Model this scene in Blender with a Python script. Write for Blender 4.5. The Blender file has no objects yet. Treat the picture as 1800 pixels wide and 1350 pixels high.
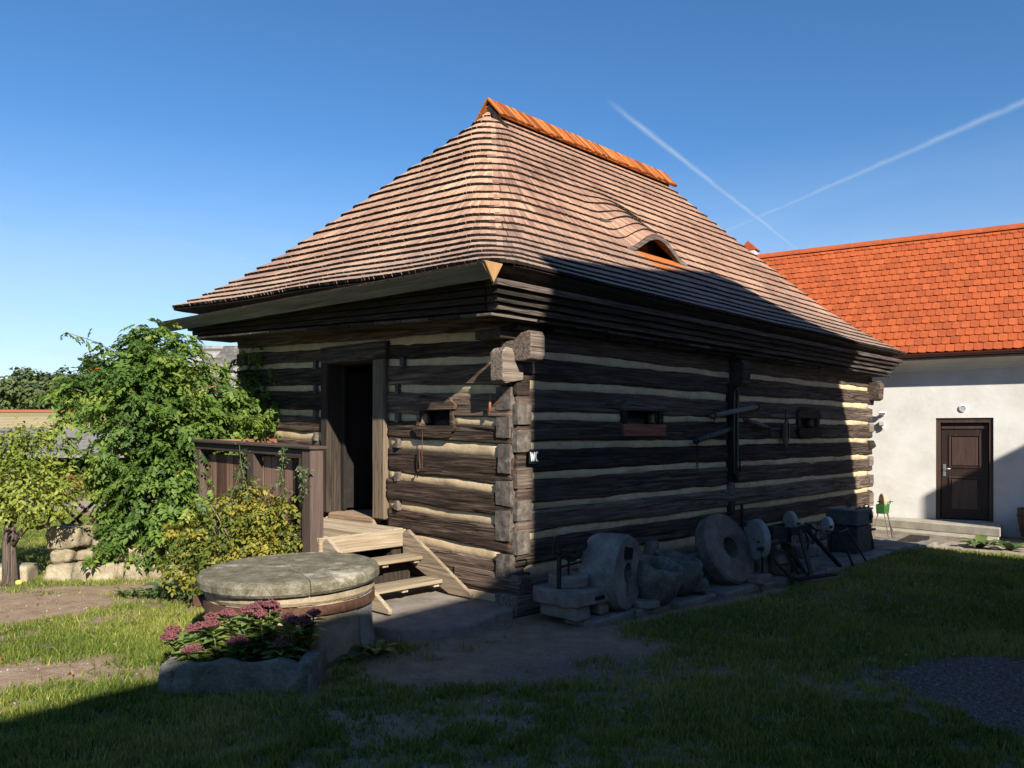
import bpy, bmesh, math, random
import numpy as np
from mathutils import Vector, Matrix, noise as mnoise

random.seed(7)
scene = bpy.context.scene
COL = scene.collection

# ------------------------------------------------------------------ camera
F = 1400.0; HY = 760.0; CX = 900.0; CZ = 1.6
cam_data = bpy.data.cameras.new('camera')
cam = bpy.data.objects.new('camera', cam_data)
COL.objects.link(cam)
cam.location = (0, 0, CZ)
cam.rotation_euler = (math.radians(90), 0, 0)
cam_data.sensor_width = 36.0
cam_data.lens = F / 1800.0 * 36.0
cam_data.shift_y = (HY - 675.0) / 1800.0
cam_data.clip_start = 0.05
cam_data.clip_end = 6000
scene.camera = cam

# ------------------------------------------------------------------ house frame (local x along the long wall, y along the short wall)
TH = math.atan2(1350, 1400)
U = np.array([math.sin(TH), math.cos(TH), 0.0])
V = np.array([-U[1], U[0], 0.0])
C0 = np.array([0.02, 7.0, 0.0])
HROT = math.atan2(U[1], U[0])
def W(t, s, z=0.0):
    p = C0 + t * U + s * V
    return Vector((p[0], p[1], z))
def to_loc(x, y):
    dx, dy = x - C0[0], y - C0[1]
    return dx * U[0] + dy * U[1], dx * V[0] + dy * V[1]
def at(px, py, d):
    return Vector(((px - CX) / F * d, d, CZ - (py - HY) / F * d))

# ------------------------------------------------------------------ sun, sky, exposure
travel = Vector((V[0] + .40 * U[0], V[1] + .40 * U[1], -.62)).normalized()
to_sun = -travel
SUN_EL = math.asin(to_sun.z)
SUN_AZ = math.atan2(to_sun.x, to_sun.y)
sun_data = bpy.data.lights.new('sun', 'SUN')
sun_data.energy = 5.0
sun_data.angle = math.radians(0.53)
sun_data.color = (1.0, 0.92, 0.81)
sun = bpy.data.objects.new('sun', sun_data)
COL.objects.link(sun)
sun.location = (8, -12, 14)
sun.rotation_euler = travel.to_track_quat('-Z', 'Y').to_euler()

world = bpy.data.worlds.new('World')
scene.world = world
world.use_nodes = True
wn = world.node_tree; wn.nodes.clear()
def nd(tree, typ, **kw):
    n = tree.nodes.new(typ)
    for k, val in kw.items():
        setattr(n, k, val)
    return n
def mth(tree, op, a, b=None, c=None, clamp=False):
    n = tree.nodes.new('ShaderNodeMath'); n.operation = op; n.use_clamp = clamp
    for i, x in enumerate((a, b, c)):
        if x is None: continue
        if isinstance(x, (int, float)): n.inputs[i].default_value = x
        else: tree.links.new(x, n.inputs[i])
    return n.outputs[0]
w_out = nd(wn, 'ShaderNodeOutputWorld')
w_bg = nd(wn, 'ShaderNodeBackground')
w_sky = nd(wn, 'ShaderNodeTexSky', sky_type='NISHITA')
w_sky.sun_disc = False
w_sky.sun_elevation = SUN_EL
w_sky.sun_rotation = SUN_AZ
w_sky.altitude = 250
w_sky.air_density = 0.85
w_sky.dust_density = 0.1
w_sky.ozone_density = 3.0
w_bg.inputs['Strength'].default_value = 0.082
w_tc = nd(wn, 'ShaderNodeTexCoord')
w_noise = nd(wn, 'ShaderNodeTexNoise'); w_noise.inputs['Scale'].default_value = 40; w_noise.inputs['Detail'].default_value = 5
wn.links.new(w_tc.outputs['Generated'], w_noise.inputs['Vector'])
w_noise2 = nd(wn, 'ShaderNodeTexNoise'); w_noise2.inputs['Scale'].default_value = 2.2; w_noise2.inputs['Detail'].default_value = 6
w_map = nd(wn, 'ShaderNodeMapping'); w_map.inputs['Scale'].default_value = (1.0, 1.0, 6.0)
wn.links.new(w_tc.outputs['Generated'], w_map.inputs['Vector'])
wn.links.new(w_map.outputs[0], w_noise2.inputs['Vector'])
def dirpx(px, py):
    return Vector(((px - CX) / F, 1.0, -(py - HY) / F)).normalized()
def vdot(vec):
    n = nd(wn, 'ShaderNodeVectorMath', operation='DOT_PRODUCT')
    wn.links.new(w_tc.outputs['Generated'], n.inputs[0]); n.inputs[1].default_value = vec
    return n.outputs['Value']
def contrail(a, b, half, amp, taper=0.3):
    A, B = dirpx(*a), dirpx(*b)
    nrm = A.cross(B).normalized()
    tan = (B - A).normalized()
    w0, w1 = A.dot(tan), B.dot(tan)
    dist = mth(wn, 'ABSOLUTE', mth(wn, 'ADD', vdot(nrm), mth(wn, 'MULTIPLY', mth(wn, 'SUBTRACT', w_noise.outputs['Fac'], 0.5), half * .9)))
    al = mth(wn, 'DIVIDE', mth(wn, 'SUBTRACT', vdot(tan), w0), w1 - w0)
    fade = mth(wn, 'MULTIPLY', mth(wn, 'MULTIPLY', al, 1.0 / taper, clamp=True), mth(wn, 'MULTIPLY', mth(wn, 'SUBTRACT', 1.0, al), 1.0 / taper, clamp=True))
    prof = mth(wn, 'POWER', mth(wn, 'SUBTRACT', 1.0, mth(wn, 'DIVIDE', dist, half), clamp=True), 1.3)
    front = mth(wn, 'GREATER_THAN', vdot(Vector((0, 1, 0))), 0.0)
    tex = mth(wn, 'ADD', mth(wn, 'MULTIPLY', w_noise.outputs['Fac'], 1.1), 0.3)
    return mth(wn, 'MULTIPLY', mth(wn, 'MULTIPLY', mth(wn, 'MULTIPLY', mth(wn, 'MULTIPLY', prof, fade), tex), front), amp)
masks = [contrail((1064, 174), (1520, 531), .0046, .50, .13), contrail((1120, 474), (1990, 97), .0052, .36, .16),
         contrail((255, 412), (490, 470), .0042, .45, .3),
         contrail((20, 402), (150, 414), .003, .16, .4)]
# thin haze cloud lying along the horizon, all the way round
sepz = nd(wn, 'ShaderNodeSeparateXYZ'); wn.links.new(w_tc.outputs['Generated'], sepz.inputs[0])
low = mth(wn, 'SUBTRACT', 1.0, mth(wn, 'MULTIPLY', sepz.outputs[2], 3.0), clamp=True)
cl = mth(wn, 'MULTIPLY', mth(wn, 'ADD', mth(wn, 'MULTIPLY', mth(wn, 'SUBTRACT', w_noise2.outputs['Fac'], 0.45), 3.6, clamp=True), .75), 1.0, clamp=True)
masks.append(mth(wn, 'MULTIPLY', mth(wn, 'MULTIPLY', cl, mth(wn, 'POWER', low, 1.3)), 0.97))
tot = masks[0]
for m_ in masks[1:]:
    tot = mth(wn, 'MAXIMUM', tot, m_)
w_mix = nd(wn, 'ShaderNodeMix', data_type='RGBA')
wn.links.new(tot, w_mix.inputs['Factor'])
w_hsv = nd(wn, 'ShaderNodeHueSaturation')
wn.links.new(w_sky.outputs[0], w_hsv.inputs['Color'])
w_hsv.inputs['Saturation'].default_value = 1.2
w_hsv.inputs['Value'].default_value = 1.0
wn.links.new(w_hsv.outputs[0], w_mix.inputs['A'])
w_mix.inputs['B'].default_value = (4.0, 4.6, 5.2, 1)
wn.links.new(w_mix.outputs['Result'], w_bg.inputs['Color'])
wn.links.new(w_bg.outputs[0], w_out.inputs['Surface'])

scene.view_settings.view_transform = 'Standard'
scene.view_settings.look = 'None'
scene.view_settings.gamma = 1.0
scene.view_settings.use_curve_mapping = False
scene.view_settings.exposure = 1.0
scene.cycles.max_bounces = 6
scene.cycles.use_denoising = True

# ------------------------------------------------------------------ noise for masks (vectorised)
def _hash(ix, iy, seed):
    h = (ix.astype(np.int64) * 374761393 + iy.astype(np.int64) * 668265263 + seed * 974711) & 0x7fffffff
    h = ((h ^ (h >> 13)) * 1274126177) & 0x7fffffff
    return ((h ^ (h >> 16)) & 0xffff) / 65535.0
def vnoise(x, y, seed=0):
    x = np.asarray(x, float); y = np.asarray(y, float)
    ix = np.floor(x); iy = np.floor(y); fx = x - ix; fy = y - iy
    fx = fx * fx * (3 - 2 * fx); fy = fy * fy * (3 - 2 * fy)
    a = _hash(ix, iy, seed); b = _hash(ix + 1, iy, seed); c = _hash(ix, iy + 1, seed); d = _hash(ix + 1, iy + 1, seed)
    return (a * (1 - fx) + b * fx) * (1 - fy) + (c * (1 - fx) + d * fx) * fy
def fbm(x, y, seed=0, oct=4):
    s = 0; a = .5; tot = 0
    for o in range(oct):
        s = s + a * vnoise(x * 2 ** o, y * 2 ** o, seed + o * 17); tot += a; a *= .5
    return s / tot
def sstep(a, b, x):
    t = np.clip((x - a) / (b - a), 0, 1); return t * t * (3 - 2 * t)
def n3(x, y=0.0, z=0.0):
    return mnoise.noise(Vector((x, y, z)))

# ------------------------------------------------------------------ mesh builder
class MB:
    def __init__(self):
        self.v = []; self.f = []; self.t = []; self.m = []; self.cur = 0.5; self.mi = 0
    def add(self, vs, fs, tint=None, mi=None):
        b = len(self.v); self.v.extend([tuple(p) for p in vs])
        for q in fs:
            self.f.append(tuple(b + i for i in q)); self.t.append(self.cur if tint is None else tint)
            self.m.append(self.mi if mi is None else mi)
        return self
    def hexa(self, p, tint=None, mi=None):
        return self.add(p, [(0, 3, 2, 1), (4, 5, 6, 7), (0, 1, 5, 4), (1, 2, 6, 5), (2, 3, 7, 6), (3, 0, 4, 7)], tint, mi)
    def box(self, c, s, M=None, tint=None, jit=0.0, mi=None):
        hx, hy, hz = s[0] / 2, s[1] / 2, s[2] / 2
        ps = []
        for z in (-hz, hz):
            for x, y in ((-hx, -hy), (hx, -hy), (hx, hy), (-hx, hy)):
                p = Vector((x + random.uniform(-jit, jit), y + random.uniform(-jit, jit), z + random.uniform(-jit, jit)))
                if M is not None: p = M @ p
                ps.append((p.x + c[0], p.y + c[1], p.z + c[2]))
        return self.hexa(ps, tint, mi)
    def b2(self, x0, x1, y0, y1, z0, z1, tint=None, jit=0.0, mi=None):
        return self.box(((x0 + x1) / 2, (y0 + y1) / 2, (z0 + z1) / 2), (x1 - x0, y1 - y0, z1 - z0), None, tint, jit, mi)
    def bar(self, a, b, w, h, up=(0, 0, 1), tint=None, mi=None):
        a = Vector(a); b = Vector(b); d = (b - a); L = d.length; d.normalize()
        up = Vector(up); s = d.cross(up)
        if s.length < 1e-4: s = d.cross(Vector((1, 0, 0)))
        s.normalize(); n = s.cross(d)
        ps = []
        for q in (a, b):
            for i, j in ((-1, -1), (1, -1), (1, 1), (-1, 1)):
                ps.append(q + s * (i * w / 2) + n * (j * h / 2))
        return self.hexa(ps, tint, mi)
    def tube(self, pts, r, n=8, cap=True, tint=None, mi=None):
        pts = [Vector(p) for p in pts]
        rs = r if isinstance(r, (list, tuple)) else [r] * len(pts)
        rings = []; prev = None
        for i, p in enumerate(pts):
            d = (pts[min(i + 1, len(pts) - 1)] - pts[max(i - 1, 0)]).normalized()
            if prev is None:
                s = d.cross(Vector((0, 0, 1)))
                if s.length < 1e-3: s = d.cross(Vector((1, 0, 0)))
            else:
                s = prev - d * prev.dot(d)
            s.normalize(); prev = s; q = d.cross(s)
            rings.append([p + (s * math.cos(2 * math.pi * k / n) + q * math.sin(2 * math.pi * k / n)) * rs[i] for k in range(n)])
        vs = [x for rg in rings for x in rg]; fs = []
        for i in range(len(pts) - 1):
            for k in range(n):
                fs.append((i * n + k, i * n + (k + 1) % n, (i + 1) * n + (k + 1) % n, (i + 1) * n + k))
        if cap:
            fs.append(tuple(reversed(range(n)))); fs.append(tuple((len(pts) - 1) * n + k for k in range(n)))
        return self.add(vs, fs, tint, mi)
    def lathe(self, prof, n=32, M=None, jit=0.0, closed=False, tint=None, mi=None, arc=(0, 1), freq=2.0, seed=0):
        full = arc == (0, 1); cnt = n if full else n + 1
        vs = []
        for k in range(cnt):
            a = 2 * math.pi * (arc[0] + (arc[1] - arc[0]) * k / n)
            for (r, z) in prof:
                p = Vector((r * math.cos(a), r * math.sin(a), z))
                if jit:
                    q = p * freq + Vector((seed, seed * 1.7, 3.1))
                    p = p * (1 + jit * mnoise.noise(q) + jit * .5 * mnoise.noise(q * 2.7))
                if M is not None: p = M @ p
                vs.append(p)
        m = len(prof); fs = []
        for k in range(n):
            k2 = (k + 1) % cnt
            for j in range(m if closed else m - 1):
                j2 = (j + 1) % m
                fs.append((k * m + j, k2 * m + j, k2 * m + j2, k * m + j2))
        if not full and closed:
            fs.append(tuple(range(m))); fs.append(tuple(reversed(range(n * m, n * m + m))))
        return self.add(vs, fs, tint, mi)
    def prism(self, poly, h0, h1, M=None, tint=None, mi=None):
        n = len(poly); vs = []
        for h in (h0, h1):
            for (x, y) in poly:
                p = Vector((x, y, h))
                if M is not None: p = M @ p
                vs.append(p)
        fs = [tuple(reversed(range(n))), tuple(range(n, 2 * n))]
        for k in range(n):
            fs.append((k, (k + 1) % n, n + (k + 1) % n, n + k))
        return self.add(vs, fs, tint, mi)
    def build(self, name, mat, parent=None, loc=None, smooth=False, bevel=0, recalc=True, rz=0.0, seg=1):
        me = bpy.data.meshes.new(name)
        me.from_pydata(self.v, [], self.f)
        mats = mat if isinstance(mat, (list, tuple)) else [mat]
        for m in mats: me.materials.append(m)
        at_ = me.attributes.new('tint', 'FLOAT', 'FACE')
        at_.data.foreach_set('value', self.t)
        if len(mats) > 1: me.polygons.foreach_set('material_index', self.m)
        if recalc:
            bm = bmesh.new(); bm.from_mesh(me); bmesh.ops.recalc_face_normals(bm, faces=bm.faces[:]); bm.to_mesh(me); bm.free()
        if smooth: me.polygons.foreach_set('use_smooth', [True] * len(me.polygons))
        o = bpy.data.objects.new(name, me); COL.objects.link(o)
        if parent is not None: o.parent = parent
        if loc is not None: o.location = loc
        o.rotation_euler.z = rz
        if bevel:
            b = o.modifiers.new('bevel', 'BEVEL'); b.width = bevel; b.segments = seg; b.limit_method = 'ANGLE'; b.angle_limit = math.radians(40)
        return o
def tag(o, label=None, cat=None, group=None, kind=None):
    if label: o['label'] = label
    if cat: o['category'] = cat
    if group: o['group'] = group
    if kind: o['kind'] = kind
    return o
def thing(name, label, cat, loc=(0, 0, 0), rz=0.0, group=None, rot=None):
    o = bpy.data.objects.new(name, None); COL.objects.link(o)
    o.empty_display_size = .1
    o.location = loc; o.rotation_euler = rot if rot else (0, 0, rz)
    return tag(o, label, cat, group)
def copy_tree(o, parent=None):
    c = o.copy(); COL.objects.link(c); c.parent = parent
    for ch in o.children: copy_tree(ch, c)
    return c
def np_mesh(name, verts, faces, mat, parent=None, tint=None, loc=None, smooth=False):
    """verts (N,3), faces (M,k) numpy, tint per face"""
    me = bpy.data.meshes.new(name)
    k = faces.shape[1]
    me.vertices.add(len(verts)); me.vertices.foreach_set('co', np.ascontiguousarray(verts, dtype=np.float32).ravel())
    me.loops.add(faces.size); me.loops.foreach_set('vertex_index', np.ascontiguousarray(faces, dtype=np.int32).ravel())
    me.polygons.add(len(faces)); me.polygons.foreach_set('loop_start', np.arange(0, faces.size, k, dtype=np.int32))
    try: me.polygons.foreach_set('loop_total', np.full(len(faces), k, dtype=np.int32))
    except Exception: pass
    me.update(calc_edges=True)
    if tint is not None:
        a = me.attributes.new('tint', 'FLOAT', 'FACE'); a.data.foreach_set('value', np.ascontiguousarray(tint, dtype=np.float32))
    if smooth: me.polygons.foreach_set('use_smooth', np.ones(len(faces), dtype=bool))
    me.materials.append(mat)
    o = bpy.data.objects.new(name, me); COL.objects.link(o)
    if parent is not None: o.parent = parent
    if loc is not None: o.location = loc
    return o

# ------------------------------------------------------------------ materials
def mat_base(name):
    m = bpy.data.materials.new(name); m.use_nodes = True
    t = m.node_tree; t.nodes.clear()
    out = nd(t, 'ShaderNodeOutputMaterial'); p = nd(t, 'ShaderNodeBsdfPrincipled')
    t.links.new(p.outputs[0], out.inputs['Surface'])
    return m, t, p, out
def ramp(t, fac, stops):
    r = nd(t, 'ShaderNodeValToRGB')
    e = r.color_ramp.elements
    while len(e) < len(stops): e.new(0.5)
    for i, (pos, col) in enumerate(stops):
        e[i].position = pos; e[i].color = (*col, 1) if len(col) == 3 else col
    t.links.new(fac, r.inputs[0]); return r.outputs[0]
def noise_tex(t, vec, scale, detail=4, rough=.6, dist=0.0):
    n = nd(t, 'ShaderNodeTexNoise'); n.inputs['Scale'].default_value = scale; n.inputs['Detail'].default_value = detail
    n.inputs['Roughness'].default_value = rough; n.inputs['Distortion'].default_value = dist
    if vec is not None: t.links.new(vec, n.inputs['Vector'])
    return n.outputs['Fac']
def mapping(t, vec, scale, loc=(0, 0, 0)):
    m = nd(t, 'ShaderNodeMapping'); m.inputs['Scale'].default_value = scale; m.inputs['Location'].default_value = loc
    t.links.new(vec, m.inputs['Vector']); return m.outputs[0]
def mixc(t, fac, a, b, mode='MIX'):
    n = nd(t, 'ShaderNodeMix', data_type='RGBA', blend_type=mode)
    for sock, x in (('Factor', fac), ('A', a), ('B', b)):
        if isinstance(x, (int, float)): n.inputs[sock].default_value = x
        elif isinstance(x, tuple): n.inputs[sock].default_value = (*x, 1) if len(x) == 3 else x
        else: t.links.new(x, n.inputs[sock])
    return n.outputs['Result']
def bump(t, p, h, strength, dist=0.02):
    b = nd(t, 'ShaderNodeBump'); b.inputs['Strength'].default_value = strength; b.inputs['Distance'].default_value = dist
    t.links.new(h, b.inputs['Height']); t.links.new(b.outputs[0], p.inputs['Normal'])
def objvec(t, shift=True):
    tc = nd(t, 'ShaderNodeTexCoord'); v = tc.outputs['Object']
    if not shift: return v
    oi = nd(t, 'ShaderNodeObjectInfo')
    a = nd(t, 'ShaderNodeVectorMath', operation='MULTIPLY_ADD')
    cx = nd(t, 'ShaderNodeCombineXYZ')
    for i in range(3): t.links.new(oi.outputs['Random'], cx.inputs[i])
    t.links.new(cx.outputs[0], a.inputs[0]); a.inputs[1].default_value = (17.3, 9.1, 23.7); t.links.new(v, a.inputs[2])
    return a.outputs[0]
def rnd(t):
    return nd(t, 'ShaderNodeObjectInfo').outputs['Random']
def attr(t, name='tint'):
    a = nd(t, 'ShaderNodeAttribute'); a.attribute_name = name; return a.outputs['Fac']
def wood(name, cols, axis=0, grain=34.0, rough=.85, bmp=.5, crack=.6, use_tint=False, var=.35, spec=.25, dist=.02, patch=None):
    m, t, p, o = mat_base(name)
    v = objvec(t)
    sc = [grain] * 3; sc[axis] = grain * .045
    g = noise_tex(t, mapping(t, v, tuple(sc)), 1.0, 5, .65, .6)
    sc2 = [9.0] * 3; sc2[axis] = .5
    big = noise_tex(t, mapping(t, v, tuple(sc2), (3, 5, 7)), 1.0, 3, .6)
    f = mth(t, 'ADD', mth(t, 'MULTIPLY', g, .65), mth(t, 'MULTIPLY', big, .35))
    r = attr(t) if use_tint else rnd(t)
    f = mth(t, 'ADD', f, mth(t, 'MULTIPLY', mth(t, 'SUBTRACT', r, .5), var))
    n = len(cols)
    c = ramp(t, f, [(.34 + .34 * i / (n - 1), cols[i]) for i in range(n)])
    h = g
    if crack:
        sc3 = [26.0] * 3; sc3[axis] = .9
        k = noise_tex(t, mapping(t, v, tuple(sc3), (11, 2, 5)), 1.0, 2, .5, .4)
        k = mth(t, 'ABSOLUTE', mth(t, 'SUBTRACT', k, .5))
        k = mth(t, 'MULTIPLY', k, 26.0, clamp=True)
        gate = mth(t, 'MULTIPLY', mth(t, 'SUBTRACT', big, .47, clamp=True), 9, clamp=True)
        k = mth(t, 'MAXIMUM', k, mth(t, 'SUBTRACT', 1.0, gate))
        c = mixc(t, mth(t, 'MULTIPLY', mth(t, 'SUBTRACT', 1.0, k), crack), c, (.012, .009, .007))
        h = mth(t, 'ADD', mth(t, 'MULTIPLY', g, .5), mth(t, 'MULTIPLY', k, crack))
    if patch:
        pn = noise_tex(t, mapping(t, v, (2.0, 2.0, 2.0), (1, 8, 3)), 1.6, 5, .65)
        c = mixc(t, mth(t, 'MULTIPLY', mth(t, 'SUBTRACT', pn, patch[0], clamp=True), patch[1], clamp=True), c, patch[2])
    t.links.new(c, p.inputs['Base Color'])
    p.inputs['Roughness'].default_value = rough
    p.inputs['Specular IOR Level'].default_value = spec
    bump(t, p, h, bmp, dist)
    return m
def stone(name, cols, scale=6.0, rough=.9, bmp=.5, spots=None, dist=.02, fine=60.0, spec=.25):
    m, t, p, o = mat_base(name)
    v = objvec(t)
    a = noise_tex(t, v, scale, 6, .65)
    b = noise_tex(t, v, fine, 3, .7)
    f = mth(t, 'ADD', mth(t, 'MULTIPLY', a, .72), mth(t, 'MULTIPLY', b, .28))
    n = len(cols)
    c = ramp(t, f, [(.32 + .36 * i / (n - 1), cols[i]) for i in range(n)])
    if spots:
        s = noise_tex(t, mapping(t, v, (1, 1, 1), (7, 3, 9)), spots[0], 5, .7)
        c = mixc(t, mth(t, 'MULTIPLY', mth(t, 'SUBTRACT', s, spots[1], clamp=True), spots[3], clamp=True), c, spots[2])
    t.links.new(c, p.inputs['Base Color'])
    p.inputs['Roughness'].default_value = rough; p.inputs['Specular IOR Level'].default_value = spec
    bump(t, p, mth(t, 'ADD', mth(t, 'MULTIPLY', a, .6), mth(t, 'MULTIPLY', b, .4)), bmp, dist)
    return m
def plain(name, col, rough=.6, metal=0.0, var=.25, scale=18.0, bmp=.1, spec=.4):
    m, t, p, o = mat_base(name)
    v = objvec(t)
    a = noise_tex(t, v, scale, 5, .65)
    lo = tuple(x * (1 - var) for x in col); hi = tuple(min(1, x * (1 + var)) for x in col)
    c = ramp(t, a, [(.3, lo), (.7, hi)])
    t.links.new(c, p.inputs['Base Color'])
    p.inputs['Roughness'].default_value = rough; p.inputs['Metallic'].default_value = metal
    p.inputs['Specular IOR Level'].default_value = spec
    if bmp: bump(t, p, a, bmp, .01)
    return m
def leafmat(name, cols, trans=.35, rough=.45, spec=.35):
    m, t, p, o = mat_base(name)
    n = len(cols)
    c = ramp(t, attr(t), [(i / (n - 1), cols[i]) for i in range(n)])
    t.links.new(c, p.inputs['Base Color']); p.inputs['Roughness'].default_value = rough
    p.inputs['Specular IOR Level'].default_value = spec
    tr = nd(t, 'ShaderNodeBsdfTranslucent')
    hs = nd(t, 'ShaderNodeHueSaturation'); hs.inputs['Value'].default_value = 1.25; hs.inputs['Saturation'].default_value = 1.1
    t.links.new(c, hs.inputs['Color']); t.links.new(hs.outputs[0], tr.inputs[0])
    mx = nd(t, 'ShaderNodeMixShader'); mx.inputs[0].default_value = trans
    t.links.new(p.outputs[0], mx.inputs[1]); t.links.new(tr.outputs[0], mx.inputs[2])
    t.links.new(mx.outputs[0], o.inputs['Surface'])
    return m

def rough_box(x0, x1, y0, y1, z0, z1, n=8, amp=.02, seed=0, round_=.04):
    bm = bmesh.new(); bmesh.ops.create_cube(bm, size=1.0)
    bmesh.ops.subdivide_edges(bm, edges=bm.edges[:], cuts=n, use_grid_fill=True)
    sx, sy, sz = x1 - x0, y1 - y0, z1 - z0
    for v in bm.verts:
        p = Vector((v.co.x * sx, v.co.y * sy, v.co.z * sz))
        # round the corners
        q = Vector((max(abs(p.x) - (sx / 2 - round_), 0), max(abs(p.y) - (sy / 2 - round_), 0), max(abs(p.z) - (sz / 2 - round_), 0)))
        if q.length > round_:
            q2 = q * (round_ / q.length)
            p = Vector((math.copysign(abs(p.x) - q.x + q2.x, p.x), math.copysign(abs(p.y) - q.y + q2.y, p.y), math.copysign(abs(p.z) - q.z + q2.z, p.z)))
        nn = Vector((mnoise.noise(p * 6 + Vector((seed, 1, 2))), mnoise.noise(p * 6 + Vector((5, seed, 2))), mnoise.noise(p * 6 + Vector((5, 1, seed)))))
        n2 = Vector((mnoise.noise(p * 17 + Vector((seed, 1, 2))), mnoise.noise(p * 17 + Vector((5, seed, 2))), mnoise.noise(p * 17 + Vector((5, 1, seed)))))
        p = p + nn * amp + n2 * amp * .4
        v.co = p + Vector(((x0 + x1) / 2, (y0 + y1) / 2, (z0 + z1) / 2))
    b = MB(); b.v = [tuple(v.co) for v in bm.verts]; bm.verts.index_update()
    b.f = [tuple(v.index for v in f.verts) for f in bm.faces]; b.t = [.5] * len(b.f); b.m = [0] * len(b.f)
    bm.free(); return b
# ================================================================== SETTING: ground
def hole(x, y, cx, cy, rx, ry, ang=0.0, soft=.35, n=.8, seed=3):
    ca, sa = math.cos(ang), math.sin(ang)
    dx = (x - cx) * ca + (y - cy) * sa; dy = -(x - cx) * sa + (y - cy) * ca
    r = np.sqrt((dx / rx) ** 2 + (dy / ry) ** 2) + (fbm(x * 1.7, y * 1.7, seed) - .5) * n
    return 1 - sstep(1 - soft, 1 + soft, r)
def local_np(x, y):
    dx = x - C0[0]; dy = y - C0[1]
    return dx * U[0] + dy * U[1], dx * V[0] + dy * V[1]
def groundz(x, y):
    x = np.asarray(x, float); y = np.asarray(y, float)
    t, s = local_np(x, y)
    z = -.22 * sstep(6.0, 9.3, t) * sstep(-9, -3, -np.abs(s))
    z = z + .035 * (fbm(x * .6, y * .6, 5) - .5) + .012 * (fbm(x * 3, y * 3, 9) - .5)
    far = np.maximum(0, y - 34) * (x < 400)
    z = z + np.minimum(far, 130) * .048 + np.clip(y - 200, 0, 2000) * .004
    return z
def masks_at(x, y):
    t, s = local_np(x, y)
    g = np.ones_like(x)
    gravel = hole(x, y, 3.35, 4.55, 1.1, 1.35, .3, .3, .9, 11)
    gravel = np.maximum(gravel, .45 * hole(x, y, .75, 5.15, .75, .55, .2, .4, 1.2, 21))
    d = np.maximum(gravel, hole(x, y, -4.95, 7.25, 1.55, .85, -.25, .25, .8, 31))
    d = np.maximum(d, hole(x, y, -3.5, 5.05, 1.1, .45, .45, .4, .9, 41))
    d = np.maximum(d, hole(x, y, .05, 5.8, 1.35, .85, .25, .45, 1.4, 51))
    d = np.maximum(d, hole(x, y, -.6, 6.6, .9, .6, 0, .3, .6, 61))
    d = np.maximum(d, hole(x, y, -3.9, 8.1, 1.5, .3, 0, .4, .6, 71))
    d = np.maximum(d, hole(x, y, -.4, 4.55, .9, .3, .1, .5, 1.4, 81) * .8)
    # strip of bare soil along the pavement and in front of the white house
    d = np.maximum(d, (1 - sstep(.02, .16, np.abs(s + .90 + .34 * np.clip((t - .4) / 2.8, 0, 1)) + (fbm(x * 3, y * 3, 6) - .5) * .2)) * (t > -.3) * (t < 4.2))
    d = np.maximum(d, sstep(7.35, 7.7, t + (fbm(x * 2, y * 2, 7) - .5) * .5) * (s < 1) * (s > -6))
    # small bald patches everywhere
    bald = sstep(.52, .70, fbm(x * 1.3, y * 1.3, 13)) * .9
    bald = np.maximum(bald, sstep(.60, .72, fbm(x * 3.4, y * 3.4, 15)) * .6)
    front = (y < 5.4) * (x > -1.6) * (x < 2.4) * sstep(.36, .58, fbm(x * 1.3, y * 1.3, 17)) * .7
    g = g * (1 - d) * (1 - bald * .75) * (1 - front * .8)
    field = sstep(30, 42, y)
    return np.clip(g, 0, 1), np.clip(gravel, 0, 1), field

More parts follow.
